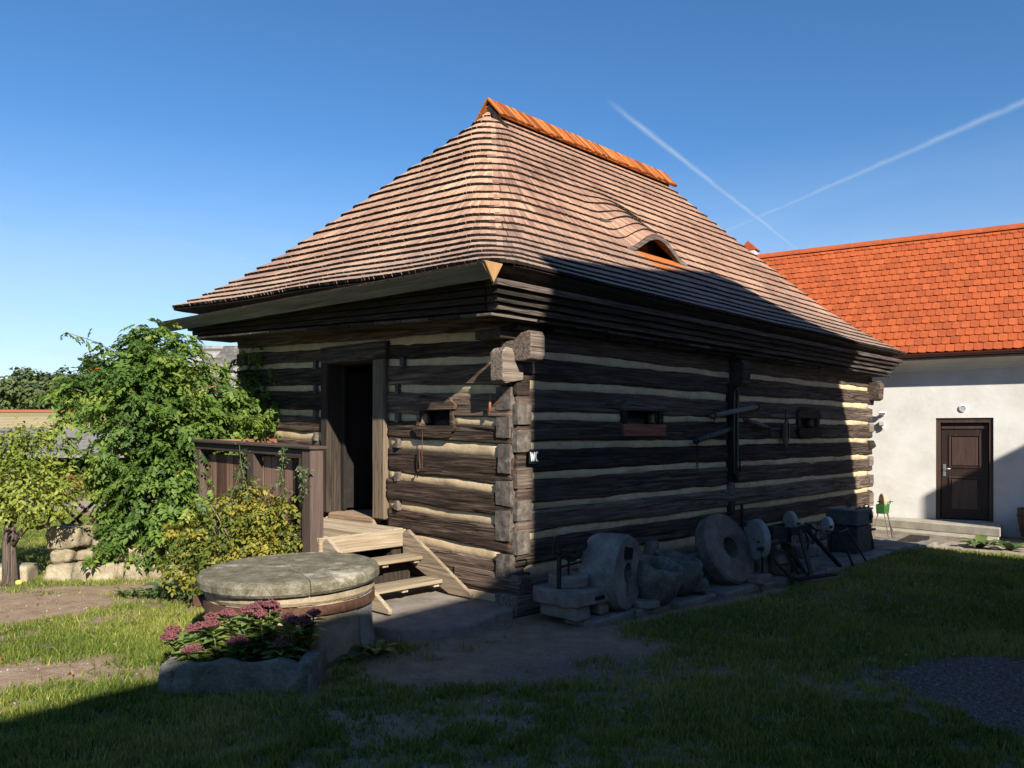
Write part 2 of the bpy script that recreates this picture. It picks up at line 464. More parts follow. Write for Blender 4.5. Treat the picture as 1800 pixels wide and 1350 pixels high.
def axis_coords(a0, a1, step, far0, far1):
    mid = np.arange(a0, a1 + step / 2, step)
    lo = []; x = a0; st = step
    while x > far0:
        st *= 1.35; x -= st; lo.append(x)
    hi = []; x = a1; st = step
    while x < far1:
        st *= 1.35; x += st; hi.append(x)
    return np.concatenate([np.array(lo[::-1]), mid, np.array(hi)])
gx = axis_coords(-6.5, 9.5, .085, -2500, 2500)
gy = axis_coords(2.6, 15.0, .085, -300, 4500)
GX, GY = np.meshgrid(gx, gy)
fx, fy = GX.ravel(), GY.ravel()
gz = groundz(fx, fy)
verts = np.stack([fx, fy, gz], 1)
nx, ny = len(gx), len(gy)
ii = (np.arange(ny - 1)[:, None] * nx + np.arange(nx - 1)[None, :]).ravel()
quads = np.stack([ii, ii + 1, ii + nx + 1, ii + nx], 1)
def ground_material():
    m, t, p, o = mat_base('ground_surface')
    v = objvec(t, False)
    g = attr(t, 'grass'); gr = attr(t, 'gravel'); fl = attr(t, 'field')
    a = noise_tex(t, v, 5.0, 6, .7); b = noise_tex(t, v, 70.0, 3, .7); c2 = noise_tex(t, v, 1.1, 4, .6)
    dirt = ramp(t, mth(t, 'ADD', mth(t, 'MULTIPLY', a, .6), mth(t, 'MULTIPLY', b, .4)), [(.3, (.16, .112, .072)), (.5, (.31, .222, .15)), (.72, (.45, .345, .245))])
    vor = nd(t, 'ShaderNodeTexVoronoi'); vor.inputs['Scale'].default_value = 75; t.links.new(v, vor.inputs['Vector'])
    grav = ramp(t, vor.outputs['Color'], [(.2, (.11, .098, .088)), (.55, (.185, .168, .152)), (.95, (.30, .28, .255))])
    gcol = ramp(t, mth(t, 'ADD', mth(t, 'MULTIPLY', a, .5), mth(t, 'MULTIPLY', c2, .5)), [(.3, (.035, .050, .014)), (.55, (.075, .095, .026)), (.75, (.13, .125, .05))])
    mp = mapping(t, v, (.5, .02, 1))
    fc = ramp(t, noise_tex(t, mp, 1.0, 4, .6), [(.3, (.22, .20, .075)), (.5, (.36, .29, .14)), (.7, (.17, .19, .06))])
    col = mixc(t, gr, dirt, grav)
    col = mixc(t, g, col, gcol)
    col = mixc(t, fl, col, fc)
    t.links.new(col, p.inputs['Base Color']); p.inputs['Roughness'].default_value = .95; p.inputs['Specular IOR Level'].default_value = .15
    bump(t, p, mth(t, 'ADD', mth(t, 'ADD', a, mth(t, 'MULTIPLY', b, .5)), mth(t, 'MULTIPLY', vor.outputs['Distance'], gr)), 1.0, .04)
    return m
ground = np_mesh('ground', verts, quads, ground_material(), smooth=True)
mg, mgr, mfl = masks_at(fx, fy)
for nm, arr in (('grass', mg), ('gravel', mgr), ('field', mfl)):
    a_ = ground.data.attributes.new(nm, 'FLOAT', 'POINT'); a_.data.foreach_set('value', arr.astype(np.float32))
tag(ground, kind='structure')

# ================================================================== LOG HOUSE
m_log_r = wood('old_log_long', [(.014, .010, .008), (.056, .039, .029), (.115, .084, .064), (.20, .155, .122)], 0, 40, .9, .85, .85, var=.22, dist=.03)
m_log_l = wood('old_log_short', [(.014, .010, .007), (.055, .036, .025), (.125, .086, .061), (.235, .172, .128)], 1, 40, .9, .85, .85, var=.22, dist=.03)
m_end = stone('log_end_grain', [(.04, .032, .026), (.105, .088, .073), (.20, .175, .15)], 14, .95, .8, fine=90)
m_mortar = stone('clay_mortar', [(.38, .285, .16), (.51, .395, .235), (.60, .48, .30)], 7, .95, .45, spots=(5, .58, (.24, .18, .11), 4))
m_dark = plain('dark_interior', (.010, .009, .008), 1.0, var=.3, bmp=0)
m_oldwood = wood('weathered_board', [(.012, .009, .007), (.035, .026, .02), (.075, .057, .045), (.15, .12, .10)], 0, 44, .9, .7, .7, var=.3)
m_oldwood_y = wood('weathered_board_short', [(.012, .009, .007), (.035, .026, .02), (.075, .057, .045), (.15, .12, .10)], 1, 44, .9, .7, .7, var=.3)
m_beam_grey = wood('grey_beam', [(.022, .016, .012), (.06, .045, .034), (.125, .096, .073), (.215, .175, .14)], 0, 40, .92, .7, .8)
m_post_z = wood('dark_post', [(.012, .009, .007), (.03, .022, .017), (.06, .045, .034)], 2, 40, .9, .6, .7)
m_jamb = wood('grey_jamb', [(.035, .025, .017), (.092, .068, .046), (.17, .13, .09)], 2, 44, .9, .6, .6)
m_fresh = wood('orange_stained_board', [(.19, .050, .010), (.32, .092, .018), (.44, .15, .036)], 1, 40, .8, .35, .0, use_tint=True, var=.5)
m_red = wood('red_worn_board', [(.07, .022, .013), (.17, .055, .032), (.30, .13, .08)], 0, 40, .85, .5, .4)

house = thing('log_house', 'old dark log house with pale mortar joints and tall wooden shingle roof', 'log house', W(0, 0, 0), HROT)
HL, HW = 8.46, 5.0

def PR(a, o, z): return (a, -o, z)
def PL(a, o, z): return (-o, a, z)
def make_log(P, a0, a1, zb, zt, mat, seed, cuts=(), step=.055, out=.028, back=.13):
    n = max(2, int((a1 - a0) / step))
    cols = [a0 + (a1 - a0) * i / n for i in range(n + 1)]
    for (c0, c1) in cuts:
        for c in (c0, c1):
            if a0 < c < a1:
                cols += [c - .002, c + .002]
    cols = sorted(cols)
    NZ = 15
    b = MB(); ring = NZ + 3; vs = []
    k1, k2 = n3(seed * 3.3) * .25 + .45, n3(seed * 5.1, 4) * .25 + .6
    for a in cols:
        z0, z1 = zb(a), zt(a)
        off = out + .014 * n3(a * .45, seed * 2.1) + .008 * n3(a * 2.5, seed * 7.7)
        vs.append(P(a, -back, z0))
        kc = k1 + .16 * n3(a * .5, seed * 1.9) + .02 * n3(a * 3, seed)
        kd = k2 + .2 * n3(a * .4, seed * 4.9 + 3) + .02 * n3(a * 3, seed + 9)
        da = max(0, n3(a * .35, seed * 8.3) + .25); db = max(0, n3(a * .4, seed * 6.3 + 5) + .1)
        for j in range(NZ):
            f = j / (NZ - 1)
            z = z0 + (z1 - z0) * f
            rnd_ = 1 - abs(2 * f - 1) ** 16
            o = -.035 + (off + .035) * rnd_
            o += .011 * n3(a * 1.6, z * 9, seed) + .007 * n3(a * 4.5, z * 26, seed + 5)
            o -= .035 * da * math.exp(-((f - kc) / .035) ** 2) + .03 * db * math.exp(-((f - kd) / .035) ** 2)
            vs.append(P(a, o, z))
        vs.append(P(a, -back, z1))
        vs.append(P(a, -back, (z0 + z1) / 2))
    fs = []
    for i in range(len(cols) - 1):
        for j in range(ring):
            j2 = (j + 1) % ring
            fs.append((i * ring + j, (i + 1) * ring + j, (i + 1) * ring + j2, i * ring + j2))
    fs.append(tuple(range(ring))); fs.append(tuple((len(cols) - 1) * ring + j for j in range(ring)))
    b.add(vs, fs)
    return b.build('log', mat, house, smooth=True)

def wav(base, seed, amp=.019, slope=0.0, steps=()):
    def f(a):
        z = base + slope * a + amp * n3(a * .55, seed * 3.7) + amp * .8 * n3(a * 1.9, seed * 9.1) + amp * .35 * n3(a * 7, seed * 2.3)
        for (c0, c1, kind, val) in steps:
            if c0 < a < c1: z = max(z, val) if kind == 'min' else min(z, val)
        return z
    return f
MRz = [2.30, 2.03, 1.755, 1.48, 1.21, .935, .67, .36]
MLz = [2.46, 2.25, 1.98, 1.69, 1.43, 1.09, .80, .49]
thR = [.022, .028, .018, .020, .017, .017, .020, .045]
thL = [.024, .026, .020, .024, .036, .024, .030, .030]
winR = [(1.62, 2.20, 1.685, 1.825), (5.72, 6.24, 1.66, 1.80)]     # t0,t1,z0,z1
winL = (.80, 1.25, 1.665, 1.815)
def lo_hi(rows, th, i, top, bot):
    hi = top if i == 0 else rows[i - 1] - th[i - 1]
    lo = bot if i == len(rows) else rows[i] + th[i]
    return lo, hi
for i in range(9):
    lo, hi = lo_hi(MRz, thR, i, 2.58, .03)
    st_b, st_t, cuts = [], [], []
    for (c0, c1, z0, z1) in winR:
        if lo < z1 and hi > z1: st_b.append((c0, c1, 'min', z1)); cuts.append((c0, c1))
        if lo < z0 and hi > z0: st_t.append((c0, c1, 'max', z0)); cuts.append((c0, c1))
    if i == 8:
        make_log(PR, .10, HL - .02, wav(.03, 80, .004), wav(hi, 81, .03), m_log_r, 40 + i, cuts, out=.05)
    else:
        make_log(PR, .01, HL - .005, wav(lo, i * 2 + 1, steps=st_b), wav(hi, i * 2 + 2, steps=st_t), m_log_r, 20 + i, cuts, out=.028 + .012 * random.random())
    lo, hi = lo_hi(MLz, thL, i, 2.72, .10)
    st_b, st_t, cuts = [], [], []
    c0, c1, z0, z1 = winL
    if lo < z1 and hi > z1: st_b.append((c0, c1, 'min', z1)); cuts.append((c0, c1))
    if lo < z0 and hi > z0: st_t.append((c0, c1, 'max', z0)); cuts.append((c0, c1))
    spans = [(.01, 1.80), (2.93, HW)] if i not in (0,) else [(.01, HW)]
    for (a0, a1) in spans:
        make_log(PL, a0, a1, wav(lo, 60 + i * 2, .018, .04, st_b), wav(hi, 61 + i * 2, .018, .04, st_t), m_log_l, 100 + i + a0, cuts, out=.03 + .012 * random.random())
# mortar joints
def joint(P, a0, a1, z, th, seed, slope=0.0):
    b = MB(); n = max(2, int((a1 - a0) / .09)); vs = []; fs = []
    for k in range(n + 1):
        a = a0 + (a1 - a0) * k / n
        zc = z + slope * a
        for (o, zz) in ((-.10, zc - th - .05), (.010, zc - th - .05), (.016 + .012 * n3(a * 3, seed) + .006 * n3(a * 12, seed), zc - .3 * th), (.016 + .010 * n3(a * 3, seed + 4) + .006 * n3(a * 11, seed), zc + .3 * th), (.010, zc + th + .05), (-.10, zc + th + .05)):
            vs.append(P(a, o, zz))
    for k in range(n):
        for j in range(6):
            j2 = (j + 1) % 6; fs.append((k * 6 + j, k * 6 + 6 + j, k * 6 + 6 + j2, k * 6 + j2))
    fs.append((0, 1, 2, 3, 4, 5)); fs.append(tuple(n * 6 + j for j in range(6)))
    b.add(vs, fs); b.build('mortar_joint', m_mortar, house, smooth=True)
for i, z in enumerate(MRz):
    segs = [(.17, HL - .16)]
    if i == 2:
        segs = [(.17, winR[0][0]), (winR[0][1], winR[1][0]), (winR[1][1], HL - .16)]
    for (a0, a1) in segs: joint(PR, a0, a1, z, thR[i], i * 1.3)
for i, z in enumerate(MLz):
    segs = [(.16, 1.80), (2.93, HW)] if i > 0 else [(.05, HW)]
    if i == 3: segs = [(.16, winL[0]), (winL[1], 1.80), (2.93, HW)]
    for (a0, a1) in segs: joint(PL, a0, a1, z, thL[i], 30 + i * 1.3, .04)
# plinth stones under the sills, corner log ends
endR = [(1.80, 1.99), (1.55, 1.735), (1.24, 1.485), (.96, 1.165), (.65, .90), (.33, .52)]
endL = [(1.935, 2.085), (1.675, 1.835), (1.43, 1.595), (1.11, 1.285), (.83, .99), (.53, .72), (.22, .36)]
for k, (z0, z1) in enumerate(endR):
    b = rough_box(-.040 - .022 * random.random(), .11, .0 + .02 * random.random(), .15 + .045 * random.random(), z0 - .015 * random.random(), z1 + .02 * random.random(), 4, .009, k * 5.3, .005)
    b.build('log_end', m_end, house)
for k, (z0, z1) in enumerate(endL):
    b = rough_box(-.012, .14 + .05 * random.random(), -.040 - .02 * random.random(), .1, z0 - .012 * random.random(), z1 + .018 * random.random(), 4, .009, 40 + k * 5.3, .007)
    b.build('log_end', m_end if k % 3 else m_beam_grey, house)
for (s0, z0, z1) in ((HL - .16, 2.05, 2.2), (HL - .16, 1.6, 1.75), (HL - .15, 1.33, 1.47), (HL - .16, 1.05, 1.2), (HL - .15, .75, .9), (HL - .16, .4, .62)):
    b = MB(); b.b2(s0, HL + .03, -.05, .1, z0, z1, jit=.008); b.build('log_end', m_beam_grey, house, bevel=.012, seg=2)
# sill beam ends crossing at the near corner
b = MB(); b.b2(-.10, .30, -.13, .14, .005, .185, jit=.012); b.build('sill_beam', m_beam_grey, house, bevel=.02, seg=2)
b = MB(); b.b2(-.05, .12, -.11, .75, .19, .345, jit=.012); b.build('sill_beam', m_log_l, house, bevel=.02, seg=2)
b = MB(); b.b2(-.03, .14, .1, HW, .0, .16, jit=.01); b.build('plinth', m_mortar, house, bevel=.02)
# carved beam heads at the corner
b = MB(); b.prism([(-.21, 2.05), (-.17, 2.02), (.05, 2.06), (.05, 2.2), (-.03, 2.22), (-.07, 2.29), (-.09, 2.33), (-.17, 2.335), (-.215, 2.29)], -.09, .068, Matrix(((1, 0, 0, 0), (0, 0, -1, 0), (0, 1, 0, 0), (0, 0, 0, 1))))
b.build('beam_head', m_beam_grey, house, bevel=.012, seg=2)
b = MB(); b.prism([(-.24, 2.23), (-.20, 2.215), (.1, 2.22), (.1, 2.40), (-.05, 2.40), (-.14, 2.46), (-.235, 2.475), (-.26, 2.43), (-.262, 2.27)], -.068, .115, Matrix(((0, 0, 1, 0), (1, 0, 0, 0), (0, 1, 0, 0), (0, 0, 0, 1))))
b.build('beam_head', m_beam_grey, house, bevel=.012, seg=2)
for (t0, zt) in ((3.76, 2.47), (8.28, 2.42)):
    b = MB(); b.prism([(-.2, zt - .28), (-.15, zt - .31), (.1, zt - .3), (.1, zt), (-.17, zt + .01), (-.215, zt - .05)], t0, t0 + .19, Matrix(((0, 0, 1, 0), (1, 0, 0, 0), (0, 1, 0, 0), (0, 0, 0, 1))))
    b.build('beam_head', m_beam_grey if t0 > 5 else m_oldwood, house, bevel=.012, seg=2)
b = MB(); b.b2(-.2, .15, -.02, .3, 2.42, 2.5); b.build('beam_head', m_oldwood, house, bevel=.01)
# upright post with slots on the long wall
b = MB(); b.b2(3.70, 3.755, -.075, .02, 1.02, 2.2, jit=.006); b.b2(3.80, 3.86, -.085, .02, 1.0, 2.18, jit=.006); b.b2(3.755, 3.80, -.03, .02, 1.02, 2.18, tint=.1)
b.build('upright_post', m_post_z, house, bevel=.006)
m_iron = plain('dark_iron', (.030, .025, .022), .65, .6, .4, 30, .3)
m_rust = plain('rusty_iron', (.10, .052, .032), .8, .35, .45, 24, .4)
for z in (.93, .70):
    b = MB(); b.b2(3.70, 3.84, -.06, -.02, z - .09, z + .07, jit=.012); b.build('iron_plate', plain('grey_plate', (.09, .095, .09), .7, .4, .4, 30, .3) if z > .9 else m_iron, house, bevel=.008)
# small blocks pegged in the joints by the door
for (a, rows_) in ((1.60, (2, 3, 4, 5, 6)), (3.12, (1, 2, 3, 4)), (1.52, (1,))):
    for i in rows_:
        z = MLz[i] + .04 * a
        b = MB(); b.b2(-.062, .0, a - .028, a + .028, z - .055, z + .045, jit=.006); b.build('peg', m_end, house, bevel=.006)
# door frame
b = MB(); b.b2(-.075, .16, 1.78, 1.99, .70, 2.36, jit=.008); b.build('door_jamb', m_jamb, house, bevel=.012)
b = MB(); b.b2(-.07, .16, 2.83, 2.97, .70, 2.36, jit=.006); b.build('door_jamb', m_post_z, house, bevel=.012)
b = MB(); b.b2(-.078, .16, 1.76, 2.97, 2.365, 2.55, jit=.008); b.build('door_lintel', m_oldwood_y, house, bevel=.012)
m_sill = wood('worn_threshold', [(.16, .10, .065), (.30, .21, .14), (.44, .34, .24)], 1, 40, .85, .4, .3)
b = MB(); b.b2(-.07, .45, 1.98, 2.84, .60, .715, jit=.01); b.build('door_sill', m_sill, house, bevel=.03, seg=3)
b = MB(); b.b2(.10, .14, 2.76, 2.825, .72, 2.36); b.b2(.145, .80, 2.785, 2.825, .74, 2.3); b.build('door_leaf', plain('shade_dark_door', (.014, .011, .009), .9, 0, .4, 12, .2), house, bevel=.006)  # leaf coloured near black to stand in for the shade inside the doorway
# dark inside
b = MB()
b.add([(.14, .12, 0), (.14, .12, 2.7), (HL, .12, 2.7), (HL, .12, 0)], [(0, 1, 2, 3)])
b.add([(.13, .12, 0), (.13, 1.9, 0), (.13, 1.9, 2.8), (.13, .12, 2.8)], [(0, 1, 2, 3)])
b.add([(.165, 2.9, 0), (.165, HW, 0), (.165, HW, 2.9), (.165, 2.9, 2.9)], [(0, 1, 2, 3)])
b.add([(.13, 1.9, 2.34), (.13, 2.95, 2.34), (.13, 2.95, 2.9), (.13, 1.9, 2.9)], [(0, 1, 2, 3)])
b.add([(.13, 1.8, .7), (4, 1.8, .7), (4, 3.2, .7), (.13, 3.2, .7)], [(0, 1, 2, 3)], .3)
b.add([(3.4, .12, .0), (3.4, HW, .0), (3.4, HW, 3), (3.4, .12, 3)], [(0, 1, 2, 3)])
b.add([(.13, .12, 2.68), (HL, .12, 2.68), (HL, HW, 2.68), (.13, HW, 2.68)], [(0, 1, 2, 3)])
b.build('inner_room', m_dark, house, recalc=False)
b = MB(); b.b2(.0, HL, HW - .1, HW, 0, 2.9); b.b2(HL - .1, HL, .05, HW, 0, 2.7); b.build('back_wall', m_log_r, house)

# window frames
def ogee(a0, a1, z0, z1, sgn=1):
    """board outline with a curved notch at each end, long edge at the opening side"""
    L = a1 - a0; h = z1 - z0
    e = [(0, 0), (-.012, .25), (.004, .45), (.045, .62), (.055, .82), (.085, 1.0)]
    pts = [(a0 + x, z0 + f * h) for x, f in e]
    pts += [(a1 - x, z0 + f * h) for x, f in reversed(e)]
    if sgn < 0: pts = [(a, z1 - (z - z0)) for a, z in pts]
    return pts
MXR = Matrix(((1, 0, 0, 0), (0, 0, -1, 0), (0, 1, 0, 0), (0, 0, 0, 1)))       # (a,z,o)->(a,-o,z)
MXL = Matrix(((0, 0, -1, 0), (1, 0, 0, 0), (0, 1, 0, 0), (0, 0, 0, 1)))       # (a,z,o)->(-o,a,z)
def window(mx, a0, a1, z0, z1, top_h, bot_h, side, mats, plain_ends=False):
    w = thing('window', None, None); w.parent = house
    t_ = MB(); t_.prism(ogee(a0 - side - .03, a1 + side + .03, z1, z1 + top_h), .02, .062, mx); t_.build('frame_top', mats[0], w, bevel=.005)
    bo = MB()
    if plain_ends: bo.prism([(a0 - side, z0 - bot_h), (a1 + side, z0 - bot_h), (a1 + side + .02, z0), (a0 - side - .02, z0)], .02, .075, mx)
    else: bo.prism(ogee(a0 - side - .03, a1 + side + .03, z0 - bot_h, z0, -1), .02, .07, mx)
    bo.build('sill', mats[1], w, bevel=.005)
    for (x0, x1) in ((a0 - side, a0), (a1, a1 + side)):
        sb = MB(); sb.prism([(x0, z0), (x1, z0), (x1, z1), (x0, z1)], -.02, .05, mx); sb.build('frame_side', mats[0], w, bevel=.004)
    pl = MB(); pl.prism([(a0 + .05, z0), (a1 - .1, z0), (a1 - .1, z0 + .05), (a0 + .05, z0 + .07)], -.10, -.08, mx); pl.build('shutter', m_oldwood, w)
    return w
window(MXR, 1.62, 2.20, 1.685, 1.825, .10, .125, .085, (m_oldwood, m_red), True)
window(MXR, 5.72, 6.24, 1.66, 1.80, .13, .13, .10, (m_oldwood, m_oldwood), True)
window(MXL, .80, 1.25, 1.665, 1.815, .135, .12, .045, (m_log_l, m_log_l))
# cornice of stepped boards
def ragged_board(P0, P1, w, h, mat, name, seed, outdir, n=None):
    """long board from P0 to P1; its outer lower edge is uneven"""
    P0 = Vector(P0); P1 = Vector(P1); L = (P1 - P0).length; n = n or max(3, int(L / .12)); od = Vector(outdir)
    b = MB(); vs = []; fs = []
    for k in range(n + 1):
        p = P0.lerp(P1, k / n); j = .010 * n3(k * .31, seed) + .006 * n3(k * 1.3, seed + 7); jz = .006 * n3(k * .4, seed + 3)
        for (o, z) in ((0, 0), (w + j, jz), (w + j * .6 + .006, h * .85 + jz), (w * .9, h + jz * .5), (0, h)):
            vs.append(p + od * o + Vector((0, 0, z)))
    for k in range(n):
        for j in range(5):
            j2 = (j + 1) % 5; fs.append((k * 5 + j, k * 5 + 5 + j, k * 5 + 5 + j2, k * 5 + j2))
    fs.append((0, 1, 2, 3, 4)); fs.append(tuple(n * 5 + j for j in range(5)))
    b.add(vs, fs); return b.build(name, mat, house)
for k in range(5):
    z = 2.775 - .056 * k
    offR = .385 - .045 * k; offL = .60 - .045 * k
    tl = HL + .36 - .045 * k; sl = HW + .52 - .05 * k
    ragged_board((-offL + .004 * k, -offR + .13, z), (tl, -offR + .13, z - .035), .13, .053, m_oldwood, 'cornice_board', k * 3.1, (0, -1, 0))
    ragged_board((-offL + .13, -offR + .132, z + .001), (-offL + .13, sl, z + .26), .13, .053, m_oldwood_y, 'cornice_board', k * 4.3 + 40, (-1, 0, 0))
    ragged_board((tl - .13, -offR + .132, z - .034), (tl - .13, sl, z - .034), .13, .053, m_oldwood_y, 'cornice_board', k * 5.3 + 80, (1, 0, 0))
# soffit boards under the short eave (each its own board) and under the long eave
for k in range(14):
    s0 = -.22 + k * .40
    b = MB(); z = 2.555 + .26 * (s0 + .25) / 5.7; b.hexa([(-.50, s0, z), (.06, s0, z), (.06, s0 + .385, z + .017), (-.50, s0 + .385, z + .017), (-.50, s0, z + .02), (.06, s0, z + .02), (.06, s0 + .385, z + .037), (-.50, s0 + .385, z + .037)])
    b.build('soffit_board', m_oldwood, house)
for k in range(18):
    t0 = .05 + k * .48
    b = MB(); b.b2(t0, t0 + .465, -.26, .05, 2.548 - .002 * k, 2.566 - .002 * k); b.build('soffit_board', m_oldwood_y, house)
# dentil-like notched moulding below the cornice
for k in range(10):
    t0 = .35 + k * .82
    b = MB(); b.b2(t0, t0 + .76, -.165, -.05, 2.50, 2.552, jit=.004); b.build('moulding', m_oldwood, house, bevel=.006)

# ------------------------------------------------------------------ shingle roof
NROW = 24
RX0, RX1, RY0, RY1 = -.65, 8.90, -.45, 5.72
TX0, TX1, TY = 2.16, 6.20, 2.5
ZR = 5.76
def gprof(r):
    if r <= 0: return .62 * r / 1.044
    if r < .4: return (.62 * r + .53 * r * r / .8) / 1.044
    return (.354 + 1.15 * (r - .4)) / 1.044
def rect(r):
    return RX0 + (TX0 - RX0) * r, RX1 + (TX1 - RX1) * r, RY0 + (TY - RY0) * r, RY1 + (TY - RY1) * r
def rho(r): return max(.08, .14 + .62 * r * (1 - r))
ROPEN = 8.0 / NROW
YOPEN = RY0 + (TY - RY0) * ROPEN
DT0, DTW, DH, DLEN = 3.02, .66, .25, .98
def dorm(x, y):
    if y < YOPEN - 1e-4 or y > YOPEN + DLEN or abs(x - DT0) > DTW: return 0.0
    f = 1 - (y - YOPEN) / DLEN
    s = math.cos(math.pi * .5 * (x - DT0) / DTW) ** 2
    return DH * s * (f ** 1.15)
def surf(side, r, c, dr=0.0, bumpy=True):
    """side 0 long front, 1 far hip, 2 long back, 3 near hip; c = coordinate along the side. returns point"""
    x0, x1, y0, y1 = rect(min(r, 1.0)) if r <= 1 else rect(1.0)
    if r < 0:
        x0 = RX0 + (TX0 - RX0) * r; x1 = RX1 + (TX1 - RX1) * r; y0 = RY0 + (TY - RY0) * r; y1 = RY1 + (TY - RY1) * r
    lo, hi = (x0, x1) if side in (0, 2) else (y0, y1)
    half = (hi - lo) / 2; mid = (hi + lo) / 2
    rr = max(1e-4, min(rho(max(0, min(1, r))), half * 1.0))
    half2 = max(half - rr / 2, .001)
    xi = max(-1.0, min(1.0, (c - mid) / half2))
    c2 = mid + xi * half2
    e = half2 * (1 - abs(xi))
    ins = rr * .5 * max(0.0, 1 - e / rr) ** 2
    if side == 0: x, y = c2, y0 + ins
    elif side == 2: x, y = c2, y1 - ins
    elif side == 3: x, y = x0 + ins, c2
    else: x, y = x1 - ins, c2
    fx_ = (x - x0) / max(x1 - x0, 1e-6); fy_ = (y - y0) / max(y1 - y0, 1e-6)
    ze = (2.94 * (1 - fx_) + 2.88 * fx_) * (1 - fy_) + (3.22 * (1 - fx_) + 3.15 * fx_) * fy_
    z = ze + (ZR - ze) * gprof(r) + .02 * n3(x * .6, y * .6, 2) * (1 - r)
    if side == 0 and bumpy and r >= ROPEN - 1e-4: z += dorm(x, y)
    return Vector((x, y, z))
def side_span(side, r):
    x0, x1, y0, y1 = rect(r)
    lo, hi = (x0, x1) if side in (0, 2) else (y0, y1)
    rr = min(rho(r), (hi - lo) / 2)
    return lo + rr / 2, hi - rr / 2
def shingle(side, r0, r1, c0, c1, th, bumpy):
    lo0, hi0 = side_span(side, max(0, min(1, r0))); lo1, hi1 = side_span(side, min(1, r1))
    def up(c):
        m0, h0 = (lo0 + hi0) / 2, (hi0 - lo0) / 2
        xi = (c - m0) / max(h0, .01)
        d = (lo1 - lo0) if xi < 0 else (hi1 - hi0)
        return c + d * min(1, abs(xi)) ** 3
    a, b_ = surf(side, r0, c0, bumpy=bumpy), surf(side, r0, c1, bumpy=bumpy)
    d, c_ = surf(side, r1, up(c0), bumpy=bumpy), surf(side, r1, up(c1), bumpy=bumpy)
    n = (b_ - a).cross(d - a)
    if n.length < 1e-9: return None
    n.normalize()
    if n.z < 0: n = -n
    t0 = th; t1 = .007
    return [a + n * .001, b_ + n * .001, c_ - n * .004, d - n * .004, a + n * t0, b_ + n * t0, c_ + n * t1, d + n * t1]
def shingle_mat():
    m, t, p, o = mat_base('wood_shingle_aged')
    tc = nd(t, 'ShaderNodeTexCoord'); v = tc.outputs['Object']
    tn = attr(t)
    sh = nd(t, 'ShaderNodeCombineXYZ'); t.links.new(mth(t, 'MULTIPLY', tn, 37.0), sh.inputs[0]); t.links.new(mth(t, 'MULTIPLY', tn, 91.0), sh.inputs[1])
    add = nd(t, 'ShaderNodeVectorMath', operation='ADD'); t.links.new(v, add.inputs[0]); t.links.new(sh.outputs[0], add.inputs[1])
    g = noise_tex(t, mapping(t, add.outputs[0], (85, 85, 5)), 1.0, 4, .6)
    big = noise_tex(t, v, .9, 5, .65)
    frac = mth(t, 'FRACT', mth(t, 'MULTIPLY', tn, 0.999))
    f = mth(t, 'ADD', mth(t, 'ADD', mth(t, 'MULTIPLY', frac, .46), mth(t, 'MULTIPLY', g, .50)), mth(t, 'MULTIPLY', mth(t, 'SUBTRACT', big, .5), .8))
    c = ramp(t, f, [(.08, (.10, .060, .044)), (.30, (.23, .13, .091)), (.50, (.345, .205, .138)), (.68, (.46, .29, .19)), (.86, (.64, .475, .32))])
    # greyer, more weathered wood towards the eaves
    sx = nd(t, 'ShaderNodeSeparateXYZ'); t.links.new(v, sx.inputs[0])
    wz = mth(t, 'MULTIPLY', mth(t, 'SUBTRACT', 4.3, mth(t, 'ADD', sx.outputs[2], mth(t, 'MULTIPLY', big, .9))), 1.1, clamp=True)
    c = mixc(t, mth(t, 'MULTIPLY', wz, .45), c, mixc(t, f, (.13, .115, .105), (.38, .335, .295)))
    c = mixc(t, mth(t, 'LESS_THAN', tn, -.5), c, mixc(t, g, (.014, .010, .008), (.036, .026, .020)))  # butt ends near black: dark end grain plus gap shadow put into the colour
    isor = mth(t, 'GREATER_THAN', tn, 1.5)
    c = mixc(t, isor, c, mixc(t, g, (.26, .07, .014), (.48, .16, .04)))
    t.links.new(c, p.inputs['Base Color']); p.inputs['Roughness'].default_value = .9; p.inputs['Specular IOR Level'].default_value = .2
    bump(t, p, g, .5, .008)
    return m
m_shingle = shingle_mat()
allsh = []
rng = random.Random(11)
for side in range(4):
    for k in range(NROW):
        r0, r1 = k / NROW, (k + 1.25) / NROW
        lo, hi = side_span(side, r0)
        if hi - lo < .05: continue
        wid = (.026, .046) if side in (0, 3) else (.14, .2)
        c = lo
        while c < hi - .01:
            w = rng.uniform(*wid)
            if hi - (c + w) < .05: w = hi - c
            rj = (.20 * n3(c * .45, k * 1.3 + side * 9) + .022 * rng.uniform(-1, 1)) / NROW
            if k == 8 and side == 0 and abs(c - DT0) < DTW + .1: rj = 0.0
            th = (.038 + .004 * n3(c * 2.0, k * 1.7) + rng.uniform(-.001, .001)) * (.75 + .25 * min(1, k / 6)) * (1.2 if side == 3 else 1.0)
            bumpy = not (side == 0 and k < 8)
            tint = rng.random() * .68 + (.32 if side == 3 else 0.0)  # near hip side tinted lighter to stand in for stronger sun on it
            if side == 0 and k == 7 and abs(c - DT0 + .02) < .44: tint = 1.6 + rng.random() * .3
            if side == 0 and k == 6 and abs(c - DT0 + .12) < .36 and rng.random() < .55: tint = 1.6
            if side == 0 and k == 0 and c < .8 and rng.random() < .0: tint = 1.6
            rb = max(-.012, r0 + rj)
            rt = min(1.0, r1)
            if not bumpy: rt = min(rt, ROPEN + .2 / NROW) if abs(c - DT0) < DTW + .05 else rt
            h = shingle(side, rb, rt, c + .0004, c + w - .0004, th, bumpy)
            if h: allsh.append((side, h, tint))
            c += w
